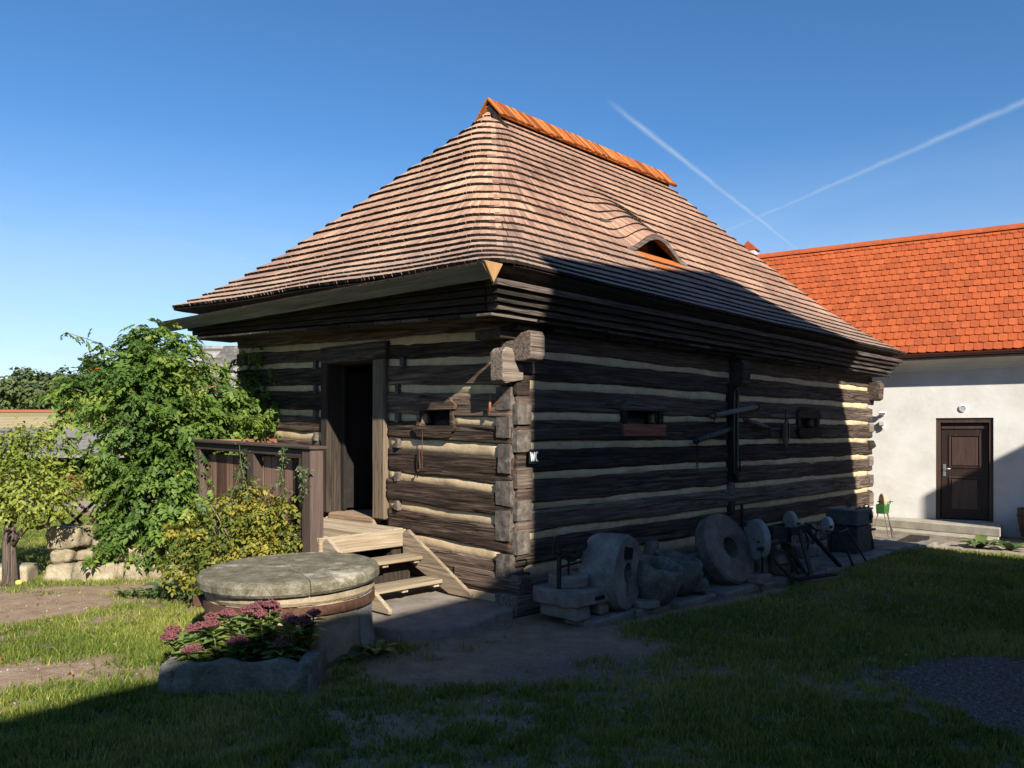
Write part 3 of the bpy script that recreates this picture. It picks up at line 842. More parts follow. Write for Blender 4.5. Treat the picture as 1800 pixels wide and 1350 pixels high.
for (sa_, sb_, ea, eb) in ((3, 0, 0, 0), (0, 1, 1, 0)):
    for k in range(NROW):
        r0, r1 = max(-.012, (k + .10 * n3(k * 2.2, sa_)) / NROW), min(1.0, (k + 1.25) / NROW)
        if r1 > .985: continue
        a0, a1 = side_span(sa_, max(0, r0)); b0, b1 = side_span(sb_, max(0, r0)); A0, A1 = side_span(sa_, r1); B0, B1 = side_span(sb_, r1)
        pa = surf(sa_, r0, (a0 + .045) if ea == 0 else (a1 - .045)); pb = surf(sb_, r0, (b0 + .045) if eb == 0 else (b1 - .045)); pm = surf(sb_, r0, b0 if eb == 0 else b1)
        qa = surf(sa_, r1, (A0 + .04) if ea == 0 else (A1 - .04)); qb = surf(sb_, r1, (B0 + .04) if eb == 0 else (B1 - .04)); qm = surf(sb_, r1, B0 if eb == 0 else B1)
        out = Vector((-.5 if ea == 0 and sa_ == 3 else .5, -.5, .7)).normalized()
        for (p0, p1, q1_, q0_) in ((pa, pm, qm, qa), (pm, pb, qb, qm)):
            allsh.append((3, [p0, p1, q1_, q0_, p0 + out * .038, p1 + out * .038, q1_ + out * .012, q0_ + out * .012], rng.random()))
hpos = W(0, 0, 0); ch, sh_ = math.cos(HROT), math.sin(HROT)
camloc = Vector(((0 - hpos.x) * ch + (0 - hpos.y) * sh_, -(0 - hpos.x) * sh_ + (0 - hpos.y) * ch, CZ))
def near_key(q):
    side, h, tn = q
    cpt = (h[4] + h[6]) / 2
    if side not in (0, 3): return 1e9
    return (cpt - camloc).length
allsh.sort(key=near_key)
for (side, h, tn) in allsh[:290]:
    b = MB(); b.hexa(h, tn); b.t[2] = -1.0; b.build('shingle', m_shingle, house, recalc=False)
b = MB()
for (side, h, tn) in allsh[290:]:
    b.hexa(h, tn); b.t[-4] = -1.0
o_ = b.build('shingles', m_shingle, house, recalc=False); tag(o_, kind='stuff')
# boarding under the shingles
b = MB()
for side in range(4):
    for (ra, rb, bp) in ((0.0, ROPEN, False), (ROPEN, 1.0, True)):
        nr_, nc = 12, 60; grid = []
        for i in range(nr_ + 1):
            r = ra + (rb - ra) * i / nr_
            lo, hi = side_span(side, r)
            grid.append([surf(side, r, lo + (hi - lo) * j / nc, bumpy=bp) - Vector((0, 0, .02)) for j in range(nc + 1)])
        vs = [p for row in grid for p in row]; fs = []
        for i in range(nr_):
            for j in range(nc):
                fs.append((i * (nc + 1) + j, i * (nc + 1) + j + 1, (i + 1) * (nc + 1) + j + 1, (i + 1) * (nc + 1) + j))
        b.add(vs, fs)
b.build('roof_boarding', m_oldwood, house, recalc=False)
# eave edge board on all sides, closes the gap between cornice and shingles
b = MB()
for side in range(4):
    lo, hi = side_span(side, 0); nc = 50; vs = []; fs = []
    for j in range(nc + 1):
        c = lo + (hi - lo) * j / nc
        p = surf(side, .012, c); q = surf(side, .10, c)
        vs += [p - Vector((0, 0, .03)), Vector((q.x, q.y, p.z - .12)), Vector((q.x, q.y, q.z - .03))]
    for j in range(nc):
        for i in range(2): fs.append((j * 3 + i, j * 3 + 3 + i, j * 3 + 4 + i, j * 3 + 1 + i))
    b.add(vs, fs)
b.build('eave_board', m_oldwood, house, recalc=False)
# eyebrow dormer: lining, back panel and rim
dm = thing('dormer', None, None); dm.parent = house
b = MB(); vs = []; fs = []; N_ = 24; M_ = 5
for i in range(N_ + 1):
    x = DT0 - DTW * .93 + 2 * DTW * .93 * i / N_
    for j in range(M_ + 1):
        y = YOPEN + .003 + .34 * j / M_
        r = (y - RY0) / (TY - RY0)
        vs.append(surf(0, r, x) - Vector((0, 0, .05)) if j else surf(0, ROPEN, x) - Vector((0, -.003, .035)))
for i in range(N_):
    for j in range(M_): fs.append((i * (M_ + 1) + j, (i + 1) * (M_ + 1) + j, (i + 1) * (M_ + 1) + j + 1, i * (M_ + 1) + j + 1))
b.add(vs, fs); b.build('dormer_lining', m_fresh, dm, recalc=False, smooth=True)
base = surf(0, ROPEN, DT0, bumpy=False)
b = MB(); b.b2(DT0 - DTW, DT0 + DTW, YOPEN + .33, YOPEN + .35, base.z - .1, base.z + .42); b.build('dormer_back', m_oldwood, dm)
b = MB(); b.hexa([(DT0 - .46, YOPEN - .03, base.z - .03), (DT0 + .46, YOPEN - .03, base.z - .03), (DT0 + .46, YOPEN + .36, base.z + .0), (DT0 - .46, YOPEN + .36, base.z + .0), (DT0 - .46, YOPEN - .03, base.z + .0), (DT0 + .46, YOPEN - .03, base.z + .0), (DT0 + .46, YOPEN + .36, base.z + .03), (DT0 - .46, YOPEN + .36, base.z + .03)]); b.build('dormer_sill', m_fresh, dm)
b = MB(); b.lathe([(0, 0), (.11, 0), (.13, .02), (.13, .12), (.0, .12)], 20, Matrix.Translation((DT0 - .02, YOPEN + .32, base.z + .16)) @ Matrix.Rotation(math.radians(90), 4, 'X')); b.build('dormer_vent', m_red, dm, smooth=False)
rim = MB(); vs = []; fs = []
for i in range(N_ + 1):
    x = DT0 - DTW * .97 + 2 * DTW * .97 * i / N_
    p = surf(0, ROPEN, x)
    for (dy, dz) in ((-.03, .028), (-.03, -.035), (.02, -.04)): vs.append(p + Vector((0, dy, dz)))
for i in range(N_):
    for j in range(2): fs.append((i * 3 + j, i * 3 + 3 + j, i * 3 + 4 + j, i * 3 + 1 + j))
rim.add(vs, fs); rim.build('dormer_rim', m_oldwood, dm, recalc=False)
# orange ridge capping of short boards on both slopes, plus gable peak boards
zr = ZR
ridge = thing('ridge_cap', None, None); ridge.parent = house
nb = 64
xa, xb = TX0 - .06, TX1 + .02
for k in range(nb):
    x0 = xa + (xb - xa) * k / nb; x1 = xa + (xb - xa) * (k + 1) / nb - .007
    j = random.uniform(-.008, .008); lift = random.uniform(0, .004); tn = random.random()
    for sgn in (-1, 1):
        if sgn > 0 and k % 2: continue
        xx1 = x1 if sgn < 0 else xa + (xb - xa) * (k + 2) / nb
        top = (0.0 if sgn > 0 else .012); 
        b = MB()
        y_t, z_t = TY + sgn * (-.02 if sgn < 0 else .0), zr + .12 + lift
        y_b, z_b = TY + sgn * .235, zr - .125 + j
        if sgn < 0: y_t, z_t = TY + .012, zr + .135 + lift
        nv = Vector((0, sgn * .7, .7)) * .02
        p = [Vector((x0, y_b, z_b)), Vector((xx1, y_b, z_b)), Vector((xx1, y_t, z_t)), Vector((x0, y_t, z_t))]
        b.hexa([*p, *[q + nv for q in p]], tn); b.build('ridge_board', m_fresh, ridge, recalc=True)
b = MB(); b.bar((xa + .02, TY - .21, zr - .12), (xb, TY - .21, zr - .12), .03, .03); b.build('ridge_batten', m_fresh, ridge)
b = MB(); b.prism([(TY - .30, zr - .32), (TY + .30, zr - .32), (TY, zr + .10)], xa + .06, xa + .09, Matrix(((0, 0, 1, 0), (1, 0, 0, 0), (0, 1, 0, 0), (0, 0, 0, 1)))); b.build('ridge_gable', m_red, ridge)
for sgn in (-1, 1):
    b = MB(); b.bar((xa + .02, TY + sgn * .34, zr - .34), (xa + .02, TY, zr + .03), .06, .025, up=(1, 0, 0)); b.build('gable_board', m_fresh if sgn > 0 else m_oldwood, ridge)
# wooden V gutter on the short side
m_gutter = wood('gutter_board', [(.055, .05, .03), (.12, .105, .062), (.21, .185, .115)], 1, 30, .85, .4, .3, spec=.3)
m_gut_end = wood('gutter_end_board', [(.30, .17, .07), (.43, .27, .125), (.55, .38, .2)], 2, 50, .8, .3, .0)
gt = thing('gutter', None, None); gt.parent = house
def gz_(s): return 2.90 + .018 * (s + .48)
for (x0, z0, x1, z1, nm) in ((-.735, -.105, -.815, .0, 'gutter_outer_board'), (-.735, -.105, -.645, .0, 'gutter_inner_board')):
    b = MB(); d = Vector((x1 - x0, 0, z1 - z0)).normalized(); n = Vector((-d.z, 0, d.x)) * .018
    ps = []
    for s in (-.46, 5.60):
        for (x, z) in ((x0, z0), (x1, z1)):
            ps.append((Vector((x, s, z + gz_(s))), n))
    A = [ps[0][0], ps[1][0], ps[3][0], ps[2][0]]
    b.hexa([*A, *[q + n for q in A]]); b.build(nm, m_gutter, gt)
b = MB(); b.bar((-.82, -.46, gz_(-.46) + .002), (-.82, 5.60, gz_(5.6) + .002), .022, .016); b.build('gutter_lip', m_beam_grey, gt)
b = MB(); b.prism([(-.835, .012), (-.635, .012), (-.735, -.145)], -.49, -.462, Matrix(((1, 0, 0, 0), (0, 0, 1, 0), (0, 1, 0, gz_(-.48)), (0, 0, 0, 1)))); b.build('gutter_end', m_gut_end, gt, bevel=.004)
# ================================================================== farm buildings across the yard (behind the viewer; they shade the yard)
m_plaster = stone('white_plaster', [(.70, .69, .65), (.78, .77, .735), (.83, .825, .80)], 1.6, .9, .25, spots=(2.2, .57, (.66, .64, .585), 2.2), fine=140)
m_plaster_dull = stone('grey_plaster', [(.20, .19, .17), (.27, .255, .23), (.33, .31, .28)], 1.6, .9, .25)
m_tile_plain = plain('barn_roof_tile', (.26, .10, .06), .8, 0, .3, 9, .3)
DY = -9.0
def swept(name, label, prof, depth, mat, cat='building'):
    """profile (t,z) standing on the line y = -9 of the yard, running back away from it"""
    o = thing(name, label, cat, W(prof[0][0], DY, 0), HROT)
    t0 = prof[0][0]
    b = MB(); n = len(prof); vs = []
    for dd in (0.0, depth):
        for (t, z) in prof: vs.append((t - t0 - .40 * dd, -dd, z - .3 if z <= 0 else z))
    fs = [tuple(range(n)), tuple(reversed(range(n, 2 * n)))]
    for k in range(n): fs.append((k, n + k, n + (k + 1) % n, (k + 1) % n))
    b.add(vs, fs); b.build('wall', mat, o)
    return o
swept('farm_wing', 'low plastered farm wing across the yard casting the foreground shade', [(-24, 0), (-24, 5.6), (-7.5, 5.75), (-3.0, 6.04), (-3.0, 0)], 2.95, m_plaster)
swept('farm_gable', 'tall plastered farm building across the yard casting the shade on the log wall', [(-3.40, 0), (-3.40, 8.68), (-3.11, 8.75), (-2.26, 8.92), (-1.40, 9.09), (-.36, 9.42), (.51, 9.64), (.82, 9.56), (1.11, 9.46), (1.47, 9.17), (1.88, 8.88), (2.57, 8.45), (3.44, 8.14), (3.56, 7.87), (4.0, 6.91), (4.2, 6.1), (4.2, 0)], 3.0, m_plaster)
swept('farm_outbuilding', 'plastered outbuilding across the yard casting the shade on the white house', [(7.14, 0), (7.14, 5.94), (20, 5.94), (20, 0)], 3.0, m_plaster)

# ================================================================== WHITE HOUSE
WD = np.array([-.8437, .5369, 0]); WNn = np.array([-.5369, -.8437, 0])
P1 = Vector((7.715, 14.5, 0))
wrot = math.atan2(-WD[1], -WD[0])           # local x runs to the right along the wall, local y into the house
white = thing('white_house', 'white plastered farmhouse with orange tiled roof and dark brown door', 'house', P1, wrot)
def plaster_white():
    m, t, p, o = mat_base('limewashed_plaster')
    v = objvec(t, False)
    a = noise_tex(t, v, 1.4, 6, .65); f2 = noise_tex(t, v, 90, 3, .6); c2 = noise_tex(t, v, 6, 5, .7)
    c = ramp(t, a, [(.3, (.46, .45, .415)), (.5, (.55, .54, .51)), (.68, (.61, .605, .58))])
    sx = nd(t, 'ShaderNodeSeparateXYZ'); t.links.new(v, sx.inputs[0])
    low_ = mth(t, 'MULTIPLY', mth(t, 'SUBTRACT', .42, mth(t, 'ADD', sx.outputs[2], mth(t, 'MULTIPLY', c2, .55))), 3.2, clamp=True)
    c = mixc(t, mth(t, 'MULTIPLY', low_, .55), c, (.44, .40, .33))
    c = mixc(t, mth(t, 'MULTIPLY', mth(t, 'SUBTRACT', c2, .62, clamp=True), 2.2, clamp=True), c, (.50, .475, .41))
    t.links.new(c, p.inputs['Base Color']); p.inputs['Roughness'].default_value = .92; p.inputs['Specular IOR Level'].default_value = .2
    bump(t, p, mth(t, 'ADD', mth(t, 'MULTIPLY', c2, .7), mth(t, 'MULTIPLY', f2, .3)), .35, .02)
    return m
m_plaster = plaster_white()
WX0, WX1 = -6.2, 7.0
zg = -.35
# wall with door opening
b = MB()
dx0, dx1, dz0, dz1 = .0, .90, .02, 1.86
b.b2(WX0, dx0, 0, .45, zg, 3.0); b.b2(dx1, WX1, 0, .45, zg, 3.0); b.b2(dx0, dx1, 0, .45, dz1, 3.0); b.b2(dx0, dx1, .0, .45, zg, dz0)
b.b2(dx0 - .02, dx1 + .02, .40, .45, zg, 3.0)
b.build('wall', m_plaster, white)
b = MB(); b.b2(WX0, WX1, .45, 5.0, zg, 2.9); b.build('rear_wall', m_plaster, white)
# cornice under the eave: coved
b = MB(); prof = [(0.0, 2.72), (-.03, 2.74), (-.05, 2.78), (-.12, 2.84), (-.24, 2.89), (-.30, 2.90), (-.30, 2.955), (0.0, 2.955)]
b.prism(prof, WX0, WX1, Matrix(((0, 0, 1, 0), (1, 0, 0, 0), (0, 1, 0, 0), (0, 0, 0, 1)))); b.build('cornice', m_plaster, white)
# roof tiles
m_tile = None
def tile_material():
    m, t, p, o = mat_base('orange_roof_tile')
    tn = attr(t); v = objvec(t)
    a = noise_tex(t, v, 14, 4, .6); b2 = noise_tex(t, v, 1.1, 4, .6)
    f = mth(t, 'ADD', mth(t, 'ADD', mth(t, 'MULTIPLY', tn, .18), mth(t, 'MULTIPLY', a, .42)), mth(t, 'MULTIPLY', b2, .3))
    c = ramp(t, f, [(.22, (.21, .045, .016)), (.5, (.38, .084, .024)), (.80, (.50, .14, .046))])
    t.links.new(c, p.inputs['Base Color']); p.inputs['Roughness'].default_value = .75; p.inputs['Specular IOR Level'].default_value = .25
    bump(t, p, a, .2, .006)
    return m
m_tile = tile_material()
EY, EZ = -.42, 2.99; RYW, RZW = 2.70, 5.72
slope = math.atan2(RZW - EZ, RYW - EY); SL = math.hypot(RZW - EZ, RYW - EY)
ca, sa = math.cos(slope), math.sin(slope)
b = MB(); b.hexa([(WX0, EY + .05, EZ - .05), (WX1, EY + .05, EZ - .05), (WX1, RYW, RZW - .06), (WX0, RYW, RZW - .06), (WX0, EY + .05, EZ - .015), (WX1, EY + .05, EZ - .015), (WX1, RYW, RZW - .025), (WX0, RYW, RZW - .025)]); b.build('roof_boarding', m_oldwood, white)
b = MB(); b.hexa([(WX0, RYW, RZW - .06), (WX1, RYW, RZW - .06), (WX1, 5.6, 3.2), (WX0, 5.6, 3.2), (WX0, RYW, RZW - .02), (WX1, RYW, RZW - .02), (WX1, 5.6, 3.24), (WX0, 5.6, 3.24)]); b.build('rear_roof', m_tile, white)
NRT = 18; ex = SL / NRT; tw = .145
tiles = []
for k in range(NRT):
    x = WX0 + (tw / 2 if k % 2 else 0)
    while x < WX1 - .05:
        tiles.append((k, x)); x += tw
def tile_geo(k, x, rr):
    w = tw - .006; s0 = k * ex; s1 = s0 + ex * 1.28
    s1 = min(s1, SL)
    out = []
    prof = [(0, .026), (.2, .008), (.5, 0), (.8, .008), (1, .026)]
    sk = rr.uniform(-.012, .012); lift = rr.uniform(0, .006)
    outline = [(x + f * w, s0 + d + sk * (f - .5)) for f, d in prof] + [(x + w, s1), (x, s1)]
    vs = []
    for lay in (0, 1):
        for (xx, ss) in outline:
            hh = (.030 if ss < s0 + ex * .6 else .004) + lift + (.016 if lay else 0)
            vs.append((xx, EY + ss * ca - hh * sa, EZ + ss * sa + hh * ca))
    n = len(outline)
    fs = [tuple(reversed(range(n))), tuple(range(n, 2 * n))] + [(i, (i + 1) % n, n + (i + 1) % n, n + i) for i in range(n)]
    return vs, fs
rr = random.Random(5)
def vis_key(q):
    k, x = q
    # nearest the viewer and inside the picture first
    px = P1.x + x * math.cos(wrot); py = P1.y + x * math.sin(wrot)
    inside = -3.2 < x < 2.4
    return (0 if inside else 1, math.hypot(px, py) + k * .12)
tiles.sort(key=vis_key)
rest = MB()
for i, (k, x) in enumerate(tiles):
    vs, fs = tile_geo(k, x, rr); tn = rr.random()
    if i < 290:
        b = MB(); b.add(vs, fs, tn); b.build('roof_tile', m_tile, white, recalc=False)
    else: rest.add(vs, fs, tn)
tag(rest.build('roof_tiles', m_tile, white, recalc=False), kind='stuff')
for k in range(36):
    x = WX0 + k * .36
    b = MB(); b.lathe([(.105, 0), (.11, .37), (.125, .37), (.12, 0)], 10, Matrix.Translation((x, RYW, RZW - .02)) @ Matrix.Rotation(math.radians(90), 4, 'Y'), closed=True, arc=(.25, .75), tint=.35 + .3 * rr.random())
    b.build('ridge_tile', m_tile, white)
m_gutred = plain('dark_red_gutter', (.085, .022, .018), .4, .2, .2, 12, .05)
b = MB(); b.lathe([(.06, WX0), (.06, WX1), (.052, WX1), (.052, WX0)], 10, Matrix.Translation((0, EY - .035, EZ + .012)) @ Matrix.Rotation(math.radians(90), 4, 'Y'), closed=True, arc=(.75, 1.25))
# half-round, open side up
gt2 = b.build('gutter', m_gutred, white)
b = MB(); b.b2(WX0, WX1, EY + .0, EY + .03, EZ - .07, EZ - .012); b.build('fascia', m_gutred, white)
# door
m_door = wood('dark_brown_door', [(.022, .011, .008), (.040, .021, .015), (.062, .036, .026)], 2, 30, .5, .15, .0, spec=.4)
m_door_panel = wood('brown_door_panel', [(.035, .018, .013), (.058, .033, .024), (.085, .052, .039)], 2, 40, .55, .15, .0, spec=.4)
dr = thing('door', None, None); dr.parent = white
ry_ = .11
b = MB(); b.b2(dx0 + .001, dx0 + .07, .03, .20, dz0, dz1 - .001); b.b2(dx1 - .07, dx1 - .001, .03, .20, dz0, dz1 - .001); b.b2(dx0 + .07, dx1 - .07, .03, .20, dz1 - .09, dz1 - .001); b.build('door_frame', m_door, dr, bevel=.005)
b = MB(); b.b2(.08, .82, ry_, ry_ + .05, dz0 + .02, dz1 - .10); b.build('door_leaf', m_door, dr, bevel=.004)
b = MB(); b.b2(.08, .82, ry_ - .022, ry_, dz1 - .20, dz1 - .145); b.build('door_rail', m_door, dr, bevel=.006)
for (z0, z1) in ((.95, 1.56), (.16, .80)):
    for (xx0, xx1, zz0, zz1) in ((.20, .70, z0, z0 + .03), (.20, .70, z1 - .03, z1), (.20, .23, z0 + .03, z1 - .03), (.67, .70, z0 + .03, z1 - .03)):
        b = MB(); b.b2(xx0, xx1, ry_ - .016, ry_ + .001, zz0, zz1); b.build('panel_moulding', m_door, dr, bevel=.005)
    b = MB(); b.b2(.245, .655, ry_ - .012, ry_ + .001, z0 + .05, z1 - .05); b.build('door_panel', m_door_panel, dr, bevel=.008)
m_steel = plain('brushed_steel', (.55, .55, .53), .32, .9, .1, 40, .05)
b = MB(); b.b2(.105, .155, ry_ - .012, ry_ + .001, .80, 1.02); b.build('handle_plate', m_steel, dr, bevel=.02, seg=3)
b = MB(); b.tube([(.13, ry_ - .01, .94), (.13, ry_ - .05, .94), (.15, ry_ - .055, .94), (.235, ry_ - .055, .94)], .009, 8); b.build('door_handle', m_steel, dr, smooth=True)
# round vent above the door
m_white = plain('white_enamel', (.72, .72, .70), .4, 0, .06, 10, 0)
vt = thing('round_vent', 'small round white vent above the brown door', 'vent', P1 + Vector((math.cos(wrot) * .43, math.sin(wrot) * .43, 2.03)), wrot)
RX = Matrix.Rotation(math.radians(90), 4, 'X')
b = MB(); b.lathe([(.0, .0), (.065, .0), (.065, .02), (.048, .028), (.045, .012), (0, .012)], 28, RX); b.build('rim', m_white, vt, smooth=False)
b = MB(); b.lathe([(0, .014), (.043, .014), (.04, .02), (0, .02)], 24, RX); b.build('grille', plain('grey_mesh', (.33, .34, .34), .6, .1, .2, 120, .2), vt)
# floodlight and camera on the wall
fl = thing('floodlight', 'small white floodlight with sensor on the white wall', 'floodlight', P1 + Vector((math.cos(wrot) * -.88, math.sin(wrot) * -.88, 1.93)), wrot)
b = MB(); b.b2(-.03, .03, -.05, 0, -.02, .03); b.build('bracket', m_white, fl, bevel=.004)
b = MB(); b.box((0.01, -.11, .03), (.12, .07, .05), Matrix.Rotation(.35, 3, 'X')); b.build('lamp_head', m_white, fl, bevel=.006)
b = MB(); b.box((0.01, -.147, .018), (.10, .006, .035), Matrix.Rotation(.35, 3, 'X')); b.build('lamp_glass', plain('dull_glass', (.25, .26, .27), .2, 0, .1, 10, 0), fl)
sc_ = thing('motion_camera', 'small grey camera below the floodlight on the white wall', 'camera', P1 + Vector((math.cos(wrot) * -.89, math.sin(wrot) * -.89, 1.76)), wrot)
m_camg = plain('grey_plastic', (.40, .40, .36), .5, 0, .1, 10, 0)
b = MB(); b.b2(-.05, .05, -.10, 0, -.035, .045); b.build('housing', m_camg, sc_, bevel=.012, seg=2)
b = MB(); b.lathe([(0, 0), (.034, 0), (.034, .05), (.02, .065), (0, .07)], 16, Matrix.Translation((.02, -.05, -.035)) @ Matrix.Rotation(math.pi, 4, 'X')); b.build('dome', m_white, sc_, smooth=True)
bl = thing('bell_hook', 'tiny grey bell hanging on the white wall', 'bell', P1 + Vector((math.cos(wrot) * -1.02, math.sin(wrot) * -1.02, 1.36)), wrot)
b = MB(); b.lathe([(.008, .06), (.02, .05), (.03, 0), (.026, 0), (.0, .045)], 12, Matrix.Translation((0, -.03, -.03))); b.build('bell_body', m_iron, bl)
b = MB(); b.tube([(0, 0, .05), (0, -.03, .055), (0, -.03, .03)], .006, 6); b.build('hook', m_iron, bl)
# dark board standing in for a dark door opening beside the log house
dp = thing('dark_opening_board', 'tall dark board standing in for a dark opening in the white wall behind the log house', 'board', P1 + Vector((math.cos(wrot) * -1.28, math.sin(wrot) * -1.28, -.2)), wrot)
b = MB(); b.b2(-.16, .12, -.06, -.01, .2, 2.08); b.build('board', m_post_z, dp, bevel=.005)
# chimney with small gable
chm = thing('chimney', 'small white chimney with red tile cap on the far roof end', 'chimney', P1 + Vector((math.cos(wrot) * -4.15 - math.sin(wrot) * 2.75, math.sin(wrot) * -4.15 + math.cos(wrot) * 2.75, 5.55)), wrot)
b = MB(); b.b2(-.16, .16, -.16, .16, 0, .38); b.build('stack', m_plaster, chm)
b = MB(); b.prism([(-.21, .38), (.21, .38), (.0, .60)], -.18, .18, Matrix(((1, 0, 0, 0), (0, 0, 1, 0), (0, 1, 0, 0), (0, 0, 0, 1)))); b.build('cap', m_tile, chm)

# door steps of the white house: two low concrete steps, skewed front
m_conc = stone('pale_concrete', [(.22, .20, .155), (.33, .30, .24), (.44, .41, .33)], 5, .9, .5, fine=120)
stp = thing('door_steps', 'two low concrete steps in front of the brown door', 'steps', P1, wrot)
b = MB(); b.prism([(-1.9, -.10), (-1.0, -.36), (1.02, -.98), (1.02, -.004), (-1.9, -.004)], -.13, .015); b.build('step', m_conc, stp, bevel=.012)
b = MB(); b.prism([(-1.9, -.5), (-.85, -.80), (.80, -1.33), (1.0, -1.33), (1.0, -.05), (-1.9, -.05)], -.40, -.131); b.build('step', m_conc, stp, bevel=.012)
# paving in front of the white house
m_pave = stone('paving_stone', [(.19, .155, .12), (.29, .24, .19), (.38, .33, .27)], 5, .92, .5)
pav = thing('paved_path', None, None, P1, wrot); pav['kind'] = 'structure'
rr = random.Random(9)
for j in range(6):
    x = -3.0 + (j % 2) * .22
    y = -1.55 - j * .235
    while x < 2.4:
        w = rr.uniform(.38, .55)
        wx = P1.x + math.cos(wrot) * (x + w / 2) - math.sin(wrot) * y; wy = P1.y + math.sin(wrot) * (x + w / 2) + math.cos(wrot) * y
        z = float(groundz(wx, wy))
        b = MB(); b.b2(x, x + w - .012, y - .11, y + .11, z - .05, z + .012 + rr.uniform(0, .006), jit=.004); b.build('paving_slab', m_pave, pav, bevel=.006)
        x += w

# ================================================================== PORCH with steps and railing
m_porch = wood('sunbleached_plank', [(.20, .15, .10), (.33, .265, .185), (.46, .385, .28)], 1, 40, .85, .4, .4, var=.3)
m_porch_x = wood('sunbleached_plank_cross', [(.22, .17, .11), (.36, .295, .205), (.50, .42, .30)], 0, 40, .85, .4, .4, var=.3)
m_rail = wood('brown_painted_post', [(.035, .022, .017), (.065, .043, .034), (.10, .070, .057)], 2, 36, .7, .3, .25, spec=.35)
m_rail_y = wood('brown_painted_rail', [(.030, .020, .016), (.058, .040, .033), (.12, .095, .078)], 1, 36, .75, .3, .3, spec=.35)
m_panel = wood('red_brown_panel', [(.040, .020, .014), (.095, .048, .033), (.21, .13, .095)], 2, 30, .8, .4, .5)
porch = thing('porch', 'raised wooden porch platform in front of the open doorway', 'porch', W(0, 0, 0), HROT)
PZ = .645
for k in range(8):
    x1 = -.09 - k * .125; x0 = x1 - .12
    b = MB(); b.b2(x0, x1, 1.44 + rr.uniform(-.01, .01), 3.95, PZ - .04, PZ + rr.uniform(-.004, .004)); b.build('plank', m_porch, porch, bevel=.006)
b = MB(); b.b2(-1.08, -.085, 1.40, 1.437, PZ - .17, PZ - .004); b.build('front_board', m_porch_x, porch, bevel=.006)
b = MB(); b.b2(-1.10, -1.06, 1.45, 3.95, PZ - .22, PZ - .045); b.build('side_board', m_rail_y, porch, bevel=.006)
for (x, y) in ((-1.0, 1.52), (-.16, 1.52), (-1.0, 2.7), (-1.0, 3.88)):
    b = MB(); b.b2(x - .06, x + .06, y - .06, y + .06, 0, PZ - .045); b.build('support_post', m_post_z, porch)
steps = thing('wooden_steps', 'pale open wooden steps leading up to the porch', 'steps', W(0, 0, 0), HROT)
for (x, nm) in ((-1.03, 'stringer'), (-.115, 'stringer')):
    b = MB(); b.prism([(1.40, PZ - .03), (1.40, PZ - .28), (.72, .10), (.42, .10), (.42, .14), (1.33, PZ + .0)], x - .02, x + .02, Matrix(((0, 0, 1, 0), (1, 0, 0, 0), (0, 1, 0, 0), (0, 0, 0, 1)))); b.build(nm, m_porch, steps, bevel=.006)
for (s, z) in ((1.09, .415), (.80, .225)):
    b = MB(); b.b2(-1.005, -.14, s - .01, s + .255, z - .035, z); b.build('tread', m_porch_x, steps, bevel=.006)
    for x in (-.95, -.19, -.56):
        b = MB(); b.b2(x - .03, x + .03, s + .02, s + .24, z - .065, z - .036); b.build('tread_bearer', m_porch, steps)
b = MB(); b.b2(-1.0, -.14, 1.28, 1.30, .12, .40); b.build('riser', m_post_z, steps)
railing = thing('porch_railing', 'brown wooden porch railing with posts, cap rail and boarded panels', 'railing', W(0, 0, 0), HROT)
b = MB(); b.b2(-1.15, -1.01, 1.44, 1.585, .02, 1.44); b.build('corner_post', m_rail, railing, bevel=.008)
b = MB(); b.b2(-1.13, -1.05, 1.586, 1.67, .02, 1.40); b.build('post', m_rail, railing, bevel=.006)
for y in (2.58, 3.78):
    b = MB(); b.b2(-1.13, -1.03, y - .07, y + .07, .3, 1.42); b.build('post', m_rail, railing, bevel=.006)
b = MB(); b.hexa([(-1.17, 1.42, 1.442), (-.98, 1.42, 1.442), (-.98, 3.92, 1.492), (-1.17, 3.92, 1.492), (-1.17, 1.42, 1.475), (-.98, 1.42, 1.475), (-.98, 3.92, 1.525), (-1.17, 3.92, 1.525)]); b.build('cap_rail', m_rail_y, railing, bevel=.008)
b = MB(); b.hexa([(-1.135, 1.59, 1.37), (-1.09, 1.59, 1.37), (-1.09, 3.86, 1.42), (-1.135, 3.86, 1.42), (-1.135, 1.59, 1.441), (-1.09, 1.59, 1.441), (-1.09, 3.86, 1.489), (-1.135, 3.86, 1.489)]); b.build('rail', m_rail_y, railing, bevel=.005)
y = 1.70
while y < 3.66:
    w = rr.uniform(.10, .15)
    if not (2.46 < y + w / 2 < 2.70):
        b = MB(); b.b2(-1.045, -1.02, y, y + w - .006, .52, 1.36); b.build('panel_board', m_panel, railing)
    y += w
b = MB(); b.b2(-1.02, -.1, 3.86, 3.93, 1.40, 1.52); b.build('end_rail', m_red, railing, bevel=.008)
b = MB(); b.b2(-1.02, -.1, 3.87, 3.90, .68, 1.2); b.build('end_panel', m_panel, railing)
